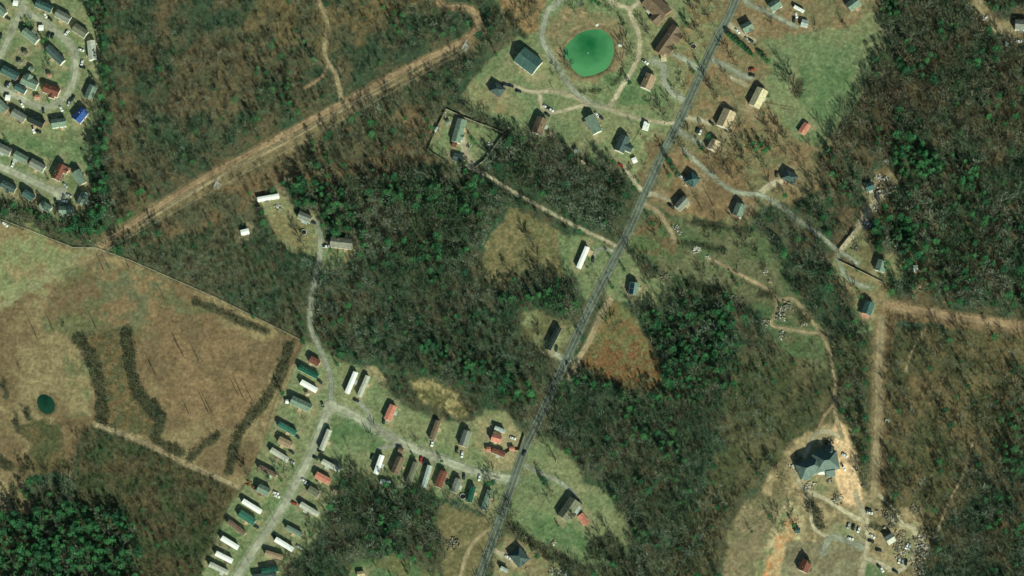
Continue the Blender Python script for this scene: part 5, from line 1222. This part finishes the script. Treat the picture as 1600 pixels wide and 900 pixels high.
# yard trees read off the photograph: (u, v, kind, scale)
YARD = [(1102,22,'b',1.2),(1088,30,'b',1.1),(1078,45,'b',1.1),(1095,60,'b',1.25),(1085,15,'b',1.),(1112,40,'b',1.),(1070,60,'b',.9),(1120,12,'b',.9),
 (1010,50,'b',1.1),(1004,42,'b',.9),(1018,62,'b',.8),(985,75,'b',1.2),(978,85,'b',1.1),(990,95,'b',1.),(980,50,'b',.8),(975,105,'b',.9),(1070,132,'b',1.),(1020,170,'b',1.),(1035,175,'b',1.1),(1048,168,'b',1.),(1040,190,'b',1.1),(1028,160,'b',.9),(1058,150,'b',.8),
 (1110,140,'b',1.1),(1118,150,'b',.9),(1104,125,'b',.9),(1142,90,'b',1.1),(1130,80,'b',1.),(1148,100,'b',.9),(1125,165,'b',.8),(1136,122,'b',.8),
 (1080,215,'b',1.),(1062,225,'b',1.),(1050,262,'g',1.),(1044,252,'g',1.1),(1040,242,'b',1.1),(1058,272,'g',1.),(1046,275,'g',.85),(1071,238,'b',.9),(1073,246,'g',.7),(1096,232,'g',.9),(1058,232,'b',.8),
 (1120,240,'b',1.1),(1130,250,'b',1.1),(1140,240,'b',1.1),(1150,225,'b',1.2),(1145,210,'b',1.1),(1155,245,'b',1.1),(1162,210,'b',1.1),(1135,270,'b',1.),(1125,262,'b',1.),(1145,278,'b',1.1),(1155,268,'b',1.1),(1165,280,'b',1.),(1150,290,'b',1.),(1140,200,'b',1.),(1165,255,'b',1.1),(1115,258,'b',1.),(1105,248,'b',.9),(1170,262,'b',1.),(1120,285,'b',.9),(1160,195,'b',.9),
 (1180,235,'g',1.1),(1188,228,'g',1.1),(1195,238,'g',1.1),(1176,226,'g',1.),(1200,232,'g',.9),(1168,232,'b',1.1),(1208,215,'b',1.1),(1218,205,'b',1.2),(1225,215,'b',1.2),(1212,228,'b',1.1),(1232,228,'b',1.1),(1200,205,'b',1.1),(1222,235,'b',1.),(1210,245,'b',.9),
 (1242,138,'b',1.9),(1248,145,'b',1.3),(1237,145,'b',1.2),(1220,118,'b',.7),(1218,128,'b',.6),(1278,48,'b',.7),(1277,55,'b',.5),(1320,43,'b',.8),(1324,48,'b',.6),
 (1178,245,'b',.9),(1193,178,'g',.55),(1205,160,'b',.6),(1193,262,'b',1.),(1250,262,'b',.9),(1256,252,'b',.9),(1245,290,'b',1.),(1238,300,'b',1.),(1226,308,'g',.9),(1210,300,'b',1.),(1270,290,'b',.9),
 (974,38,'g',.7),(983,131,'g',1.),(975,128,'b',.6),(1055,85,'b',.8),(1055,77,'g',.55),(1073,41,'g',.8),(1072,38,'g',.6),(1082,78,'b',.8),(1090,98,'g',.7),(1083,114,'g',.75),(1044,147,'g',.45),(1048,134,'g',.45),(1066,138,'b',.8),
 (835,15,'b',1.1),(825,28,'b',1.1),(840,35,'b',1.1),(815,12,'b',1.),(828,42,'b',1.),(845,22,'b',.8),(805,5,'b',1.),(812,30,'b',1.),(905,12,'b',1.),(915,18,'b',.9),(900,22,'b',.8),(935,8,'g',1.),(925,4,'g',.9),(945,10,'b',1.1),(952,18,'b',1.),(960,10,'b',.9),(885,8,'b',.9),
 (755,122,'b',.7),(872,115,'b',.9),(888,102,'b',1.),(893,98,'b',.8),(885,108,'b',.8),(863,116,'g',.4),(938,247,'b',1.),(943,258,'b',1.2),(950,262,'b',1.1),(935,240,'b',.9),(987,262,'g',.5),(998,285,'g',.6),(990,278,'b',.8),
 (1003,216,'b',.5),(1012,226,'b',.5),(1016,246,'b',.4),(986,213,'b',.5),(1035,270,'b',.5),(1008,262,'b',.5),(986,193,'b',.5),
 (829,378,'b',1.3),(824,372,'b',.9),(834,384,'b',.9),(952,400,'g',.6),(948,398,'b',.6),(975,422,'g',.65),(957,450,'g',.6),(890,370,'b',.6),(930,430,'b',.6),(925,440,'b',.6),(920,405,'g',.4),(917,417,'g',.4),
 (960,510,'b',1.2),(955,518,'b',1.),(966,506,'b',.9),(1003,424,'b',1.),(1010,418,'b',1.),(997,415,'b',.9),(1018,432,'b',1.),(1015,440,'g',.7),(1017,457,'b',.9),(870,480,'b',1.2),(845,520,'b',1.),(890,510,'b',.9),(850,540,'b',1.),
 (1018,350,'g',.9),(1028,378,'b',.9),(1038,365,'b',.8),(1070,395,'b',.8),(1110,380,'b',.9),(1130,375,'b',.9),(1165,385,'b',1.2),(1172,395,'b',1.2),(1180,380,'b',1.1),(1160,400,'b',1.),(1095,430,'b',.9),(1125,430,'b',.9),(1160,440,'b',.9),(1190,410,'b',1.),(1200,430,'b',.9),
 (461,357,'b',.8),(470,378,'b',1.1),(476,387,'b',1.1),(472,366,'b',.6),(517,391,'g',.75),(442,400,'b',.8),(503,520,'b',.8),
 (738,220,'g',.7),(736,216,'g',.6),(727,256,'g',.6),(765,205,'b',.6),(690,213,'b',.6),(743,225,'g',.5),(703,250,'b',.6),(715,253,'g',.5),
 (436,742,'b',.9),(448,748,'b',.9),(440,752,'g',.6),(419,745,'g',.9),(417,752,'b',.9),(386,738,'b',1.1),(389,748,'b',1.),(352,865,'b',.7),(458,730,'g',.6),(449,735,'b',.9),(530,752,'b',1.1),(540,742,'b',1.1),(553,740,'b',1.),(545,748,'b',1.1),(560,748,'b',1.),(487,820,'b',.9),(491,832,'b',1.),(485,835,'g',.7),
 (584,690,'b',.8),(590,680,'b',.8),(527,571,'g',.8),(532,566,'b',.8),(657,703,'b',.8),(645,712,'g',.6),(690,722,'g',.6),(660,772,'b',.7),(700,755,'g',.55),(770,755,'g',1.),(776,748,'b',1.),(763,757,'g',.8),(768,772,'b',.9),(757,745,'b',.7),(742,655,'b',.6),(770,812,'b',1.3),(776,800,'b',1.2),(765,820,'b',1.1),(785,788,'b',.8),
 (848,750,'g',1.),(850,757,'g',.8),(861,768,'b',.8),(862,775,'b',.6),(858,785,'b',.7),(839,774,'b',.5),(872,822,'g',.55),(890,800,'g',.8),(892,806,'b',.9),(875,754,'b',.5),(860,712,'b',1.),(797,790,'b',.8),(803,805,'b',.9),(798,800,'b',.8),(950,832,'b',.9),(955,840,'b',.9),(940,845,'b',1.),(933,862,'b',1.),(945,868,'b',.9),(928,850,'b',.9),(960,855,'b',.9),(978,838,'g',.5),
 (1334,378,'b',1.),(1342,375,'b',.9),(1393,436,'g',.9),(1385,415,'g',1.),(1383,422,'g',.8),(1365,395,'b',.8),(1340,462,'b',1.),(1330,470,'b',1.),(1346,465,'g',.6),
 (1263,880,'g',.8),(1260,874,'g',.7),(1244,815,'b',1.),(1240,822,'g',.9),(1275,800,'b',1.1),(1280,812,'b',1.1),(1272,815,'b',1.),(1268,785,'b',.9),(1395,805,'b',1.),(1402,812,'b',1.),(1400,800,'b',1.1),(1222,820,'b',1.1),(1215,830,'b',1.),(1210,735,'b',1.1),(1218,745,'b',1.1),(1205,725,'b',1.),(1230,700,'b',1.),
 (78,118,'b',.9),(80,106,'b',.7),(140,178,'b',.8),(150,185,'b',.9),(147,195,'b',.7),(45,38,'g',.6),(52,38,'b',.7),(38,40,'g',.6),(74,62,'g',.7),(68,66,'g',.9),(72,83,'g',.75),(41,130,'g',.7),(77,160,'g',.5),(88,273,'b',.7),(100,262,'g',.6),(10,222,'g',.6),(75,280,'g',.5),
 (79,372,'b',.9),(104,520,'b',.7),(31,575,'b',.4),(1560,120,'g',.8),(45,655,'b',.5),(38,644,'b',.5)]
BIG = {(1242,138)}
for v_ in range(11):
    t = v_ / 10; YARD.append((1137 + 39 * t, 55 + 33 * t, 'c', .92))
for t in (0, .5, 1): YARD.append((1187 + 12 * t, 85 + 13 * t, 'c', .95))
for k in range(6): YARD.append((35 + k * 3.6, 39 + (k % 2) * 1.5, 'c', .32))
# tall thin dead trunks in the pasture, known by their long shadows
SNAG = [(60,533,15),(85,520,11),(152,517,12),(163,425,11),(172,423,9),(259,472,12),(287,558,11),(312,567,11),(245,590,9),(332,648,13),(326,646,12),(295,647,9),(380,622,11),(395,628,12),(372,618,9),(237,575,7),(279,545,8),(202,420,8),(1305,200,12),(1318,225,11),(869,720,10),(1098,330,12),(1115,322,11),(948,812,0)]
# ---- meshes shared by the individuals
MATTREE = attr_mat('foliage', .9, .8, .35); MATTREE.use_backface_culling = False
def tri_mesh(name, V, F, col, m):
    me = bpy.data.meshes.new(name); V = np.asarray(V, np.float32); F = np.asarray(F, np.int32)
    me.vertices.add(len(V)); me.vertices.foreach_set('co', V.ravel()); me.loops.add(F.size); me.loops.foreach_set('vertex_index', F.ravel())
    me.polygons.add(len(F)); me.polygons.foreach_set('loop_start', np.arange(0, F.size, 3, dtype=np.int32)); me.update()
    a = me.attributes.new('Col', 'FLOAT_COLOR', 'POINT'); c_ = np.ones((len(V), 4), np.float32); c_[:, :3] = col; a.data.foreach_set('color', c_.ravel())
    me.materials.append(m); return me
KT, KC = {}, {}
def shared(kind, i, key):
    k = (kind, i, key)
    if k not in KC:
        P = PY[i] if kind == 'b' else PG[i]
        col = tuple(x * .82 for x in BARE[KEYS[key]][i % 4]) if kind == 'b' else GREENS['pine'][i % 4]
        KC[k] = tri_mesh('crown_mesh', P[2], P[3], col, MATTREE)
        KT[k] = tri_mesh('trunk_mesh', P[0], P[1], (.13, .12, .095) if kind == 'b' else (.10, .07, .05), MATTREE)
    return KT[k], KC[k]
ZN = [((300, 60), 'brown scrub above the dirt track'), ((620, 60), 'wood above the dirt track'), ((600, 230), 'scrub below the dirt track'), ((350, 430), 'thicket above west pasture'),
      ((150, 280), 'evergreen strip beside the estate'), ((640, 450), 'dark central wood'), ((880, 290), 'wood below the pond houses'), ((500, 320), 'pines at the gravel lane end'), ((1080, 550), 'pinewood by rust-red reeds'),
      ((1450, 120), 'wood right of the green meadow'), ((1330, 290), 'brown wood above the eastern lane'), ((1440, 255), 'bright green pine patch'), ((1480, 400), 'eastern mixed wood'), ((1500, 620), 'brown wood below eastern track'), ((1540, 820), 'dark bottom corner wood'),
      ((980, 700), 'wood above the farmstead'), ((1080, 830), 'dark wood beyond the farmstead'), ((1200, 640), 'scrub above the huge house'), ((600, 830), 'thicket below mobile homes'), ((100, 860), 'bottom left pine stand'), ((260, 800), 'scrub left of park'), ((740, 590), 'pines above the corner compound'), ((830, 460), 'wood beside the brush field'), ((1330, 590), 'wood beside dirt corridor'), ((20, 195), 'evergreens below the estate loop'), ((50, 340), 'pines under the dead-end street')]
def zone_name(u, v): return min(ZN, key=lambda z: math.hypot(z[0][0] - u, z[0][1] - v))[1]
FOREST = {}
def tree(kind, i, key, x, y, s, rz, hs, yard=None):
    nm, cat, word = ('bare_tree', 'bare tree', 'leafless') if kind == 'b' else ('pine_tree', 'evergreen tree', 'green')
    tm, cm = shared(kind, i, key)
    t = thing(nm, None, cat, (x, y, zat(x, y) - .05), rz)
    t.scale = (s, s, s * hs)
    link('trunk', tm, t); link('crown', cm, t)
    if yard is not None:
        t['group'] = 'bare yard trees' if kind == 'b' else 'evergreen yard trees'
        big = 'tall' if s > 1.05 else ('small' if s < .7 else 'mid-sized')
        PEND.append((t, big + (' bare tree' if kind == 'b' else ' evergreen'), *yard))
    else:
        FOREST.setdefault((kind, zone_name(*photo(x, y))), []).append((t, s, *photo(x, y)))
    return t
nyb = nyg = 0
for u, v, k, s in YARD:
    x, y = ground(u, v); i = rnd.randrange(NB if k == 'b' else NG)
    if k == 'b': nyb += 1; tree('b', i, 0 if u > 1000 else 1, x, y, s, rnd.uniform(0, 6.28), rnd.uniform(.85, 1.1), (u, v))
    else: nyg += 1; tree('g', i, 0, x, y, s * (.95 if k == 'c' else 1), rnd.uniform(0, 6.28), (.62 if k == 'c' else .8), (u, v))
for u, v, h in SNAG:
    if not h: continue
    x, y = ground(u, v); m = MB(); lean = rnd.uniform(-.4, .4); m.tube((0, 0, -.4), (lean, .2, h), .34, .12, 6)
    t = thing('dead_tree', None, 'dead tree', (x, y, zat(x, y)), 0, 'bare dead trunks standing in the open')
    m.obj('trunk', M_BARK, t); m = MB()
    for k in range(7):
        z = h * rnd.uniform(.5, .97); a = rnd.uniform(0, 6.28); l = rnd.uniform(.5, 1.6) ; m.tube((lean * z / h, .2 * z / h, z), (lean * z / h + l * math.cos(a), l * math.sin(a), z + l * .5), .05, .02, 4)
    m.obj('branches', M_BARK, t); PEND.append((t, 'tall dead trunk', u, v))
# ---- the woods: up to 300 of each kind stand alone, the rest is one mass
idx = np.where(ok)[0]
inf = (tu > 3) & (tu < 1597) & (tv > 3) & (tv < 897)
rows = {'b': [], 'g': []}
for k, need in (('b', 300 - nyb), ('g', 300 - nyg)):
    c_ = [j for j in idx if (isg[j] == (k == 'g')) and inf[j]]
    c_.sort(key=lambda j: -sc_[j]); solo = set(c_[:max(0, need)])
    for j in idx:
        if isg[j] != (k == 'g'): continue
        i = int(rng.integers(NB if k == 'b' else NG)); rz = float(rng.uniform(0, 6.28)); hs = float(rng.uniform(.85, 1.15)) * (1.0 if ck[j] != 3 else .8)
        s = float(sc_[j]) * (1.08 if k == 'g' else 1)
        if j in solo: tree(k, i, int(ck[j]), float(tx[j]), float(ty[j]), s, rz, hs)
        else: rows[k].append((i, int(ck[j]), tx[j], ty[j], s, rz, hs, bool(ev[j] >= .5)))
def mass(name, protos, items, pal, label, cat, zs=None):
    VV, FF, CC = [], [], []; base = 0
    arr = {}
    for it in items: arr.setdefault(it[0], []).append(it)
    for i, its in arr.items():
        TV, TF, V, F = protos[i]
        P = np.array(list(TV) + list(V), np.float32); Fa = np.array(list(TF) + [tuple(a + len(TV) for a in f) for f in F], np.int32)
        A = np.array([(t[2], t[3], t[4], t[5], t[6]) for t in its]); n = len(A)
        Z = relief(A[:, 0], A[:, 1]) - .05
        co, si = np.cos(A[:, 3])[:, None], np.sin(A[:, 3])[:, None]; s = A[:, 2][:, None]
        X = A[:, 0][:, None] + s * (co * P[:, 0] - si * P[:, 1]); Y = A[:, 1][:, None] + s * (si * P[:, 0] + co * P[:, 1]); Zz = Z[:, None] + s * A[:, 4][:, None] * P[:, 2]
        VV.append(np.stack([X, Y, Zz], -1).reshape(-1, 3).astype(np.float32))
        FF.append((Fa[None] + (np.arange(n) * len(P))[:, None, None]).reshape(-1, 3) + base); base += n * len(P)
        C = np.array([pal(t) for t in its], np.float32)[:, None, :] * rng.uniform(.75, 1.25, (n, 1, 1)) * rng.uniform(.8, 1.2, (1, len(P), 1))
        if len(TV): C = np.repeat(C, 1, 1); C[:, :len(TV)] = (.115, .115, .09) if name == 'bare_woodland' else (.10, .075, .05)
        CC.append(C.reshape(-1, 3))
    me = tri_mesh(name, np.concatenate(VV), np.concatenate(FF), np.concatenate(CC), MATTREE)
    o = link(name, me); tag(o, label, cat, None, 'stuff'); print(name, len(items), 'plants', base, 'verts'); return o
prr = random.Random(3)
def pick(t):
    a = float(fbm(t[2] + 900, t[3] + 900, 26, 81, 2)); k = BARE[KEYS[t[1]]]; b_ = .68 + .70 * float(fbm(t[2], t[3], 17, 82, 2))
    q = a + prr.uniform(-.16, .16)
    c_ = k[4 % len(k)] if (q < .36 and t[1] in (1, 2)) else k[1] if q < .44 else k[0] if q < .52 else k[2] if q < .60 else k[3]
    if t[1] == 0 and prr.random() < .13: c_ = k[4]
    return (c_[0] * b_ * .90, c_[1] * b_ * 1.04, c_[2] * b_ * .98)
mass('bare_woodland', PB, rows['b'], pick, 'leafless grey-brown woodland covering most of the land', 'woodland')
mass('evergreen_woodland', PG, rows['g'], lambda t: prr.choice(GREENS['pine' if t[7] else 'wild']), 'green pines and evergreens scattered through the bare woods', 'woodland')
# ---- low brush: thickets in the pasture, undergrowth in the woods, tufts in rough fields
SB = 1.9
gx, gy = np.meshgrid(np.arange(-428, 428, SB), np.arange(-264, 268, SB))
bx = (gx + rng.uniform(-.5, .5, gx.shape) * SB).ravel(); by = (gy + rng.uniform(-.5, .5, gx.shape) * SB).ravel(); bu, bv = photo(bx, by)
kb, rb = keep_at(bx, by)
bs = np.zeros(bu.shape); bc = np.zeros((len(bu), 3))
und = (kb > .5) & (rng.random(bu.shape) < .30); bs[und] = .8; bc[und] = (.085, .075, .045)
g2 = und & (fbm(bu, bv, 30, 71) > .52); bc[g2] = (.05, .085, .04)
def brush(poly, p, s, cs, ns=8):
    w = in_poly(bu, bv, poly) & (rng.random(bu.shape) < p * (.5 + fbm(bu, bv, ns, 72))) & (rb > 2); bs[w] = s
    bc[w] = np.array(cs)[rng.integers(len(cs), size=int(w.sum()))]
brush([(793, 322), (830, 338), (868, 355), (890, 380), (885, 432), (862, 430), (840, 410), (812, 425), (790, 458), (768, 450), (752, 412), (762, 375), (785, 350)], .8, .6, [(.25, .215, .115), (.20, .195, .095), (.16, .155, .075)])
brush([(930, 530), (965, 525), (975, 560), (990, 530), (1030, 565), (1034, 590), (1015, 610), (950, 598), (905, 565)], .9, .75, [(.30, .115, .05), (.25, .11, .05), (.26, .20, .11), (.13, .14, .065)])
brush([(945, 470), (990, 490), (1000, 530), (925, 530)], .5, .55, [(.22, .20, .09), (.15, .17, .07)])
brush([(1012, 322), (1080, 348), (1190, 365), (1215, 405), (1300, 520), (1240, 560), (1180, 470), (1055, 448), (972, 385)], .38, .7, [(.12, .15, .07), (.18, .15, .08), (.09, .12, .06)])
brush([(128, 520), (200, 512), (215, 600), (262, 650), (250, 690), (160, 665), (160, 600)], .7, .65, [(.20, .11, .05), (.12, .09, .045)])
brush([(20, 665), (95, 655), (110, 735), (25, 735)], .5, .6, [(.15, .11, .06), (.09, .09, .045), (.05, .08, .035)])
brush([(640, 590), (735, 600), (740, 660), (655, 640)], .5, .6, [(.14, .11, .06), (.09, .09, .045)])
brush([(1190, 690), (1250, 760), (1240, 840), (1150, 830)], .35, .6, [(.15, .11, .06), (.09, .10, .045)])
for pts, wd in STRIPS:
    w = (line_dist(bu, bv, spline(pts, 8), 40) + (fbm(bu, bv, 9, 73) - .5) * 16 < wd * .46) & (rng.random(bu.shape) < .95); bs[w] = rng.uniform(.9, 1.8, int(w.sum()))
    bc[w] = np.array([(.06, .065, .036), (.045, .065, .034), (.08, .07, .042), (.10, .105, .07)])[rng.integers(4, size=int(w.sum()))]
okb = bs > 0
for fu, fv, fr in FOOT: okb &= np.hypot(bu - fu, bv - fv) > fr - 2
jj = np.where(okb)[0]
items = [(int(rng.integers(NS)), tuple(bc[j]), bx[j], by[j], float(bs[j] * rng.uniform(.7, 1.4)), float(rng.uniform(0, 6.28)), float(rng.uniform(.9, 1.6))) for j in jj]
mass('undergrowth', PS, items, lambda t: t[1], 'low brown and green brush, thickets and reeds on rough ground', 'undergrowth')

# ------------------------------------------------------------ labels that need the neighbours
fam = {}
for o, pre, u, v in PEND:
    d, lm = near_phrase(u, v); fam.setdefault((pre, d, lm), []).append((o, u, v))
for (pre, d, lm), lst in fam.items():
    if len(lst) == 1: lst[0][0]['label'] = f'{pre} {d} the {lm}'; continue
    c0 = min(LANDMARKS, key=lambda q: math.hypot(q[0] - lst[0][1], q[1] - lst[0][2]))
    lst.sort(key=lambda q: math.hypot(q[1] - c0[0], q[2] - c0[1]))
    for k, (o, u, v) in enumerate(lst): o['label'] = f'{ORD[k % 20]} {pre} out {d} the {lm}' if k else f'{pre} {d} and beside the {lm}'
for o in COL.objects:
    if o.parent is None and o.get('label') and len(o['label'].split()) > 16: o['label'] = ' '.join(o['label'].split()[:16])

for (k, z), lst in FOREST.items():
    us = sorted(q[2] for q in lst); vs = sorted(q[3] for q in lst); n = len(lst); cells = {}
    for t, s_, u, v in lst:
        a = 'left' if u <= us[n // 3] else ('right' if u > us[2 * n // 3] else 'middle'); b_ = 'upper' if v <= vs[n // 3] else ('lower' if v > vs[2 * n // 3] else 'central')
        if n < 4: a = b_ = ''
        w = ('broad ' if s_ > 1.15 else '') + ('pine' if k == 'g' else 'bare tree')
        cells.setdefault((w, b_, a), []).append((t, v))
    for (w, b_, a), l in cells.items():
        l.sort(key=lambda q: q[1]); place = (f'{b_} {a} of ' if a else '') + 'the ' + z
        for i, (t, v) in enumerate(l):
            t['label'] = f'{w} in {place}' if len(l) == 1 else (f'topmost {w}, {place}' if i == 0 else f'{ORD[i % 20]} {w} from top, {place}')
            t['group'] = ('pines' if k == 'g' else 'bare trees') + ' of the ' + z
        for t, v in l:
            if len(t['label'].split()) > 16: print('LONG', t['label'])
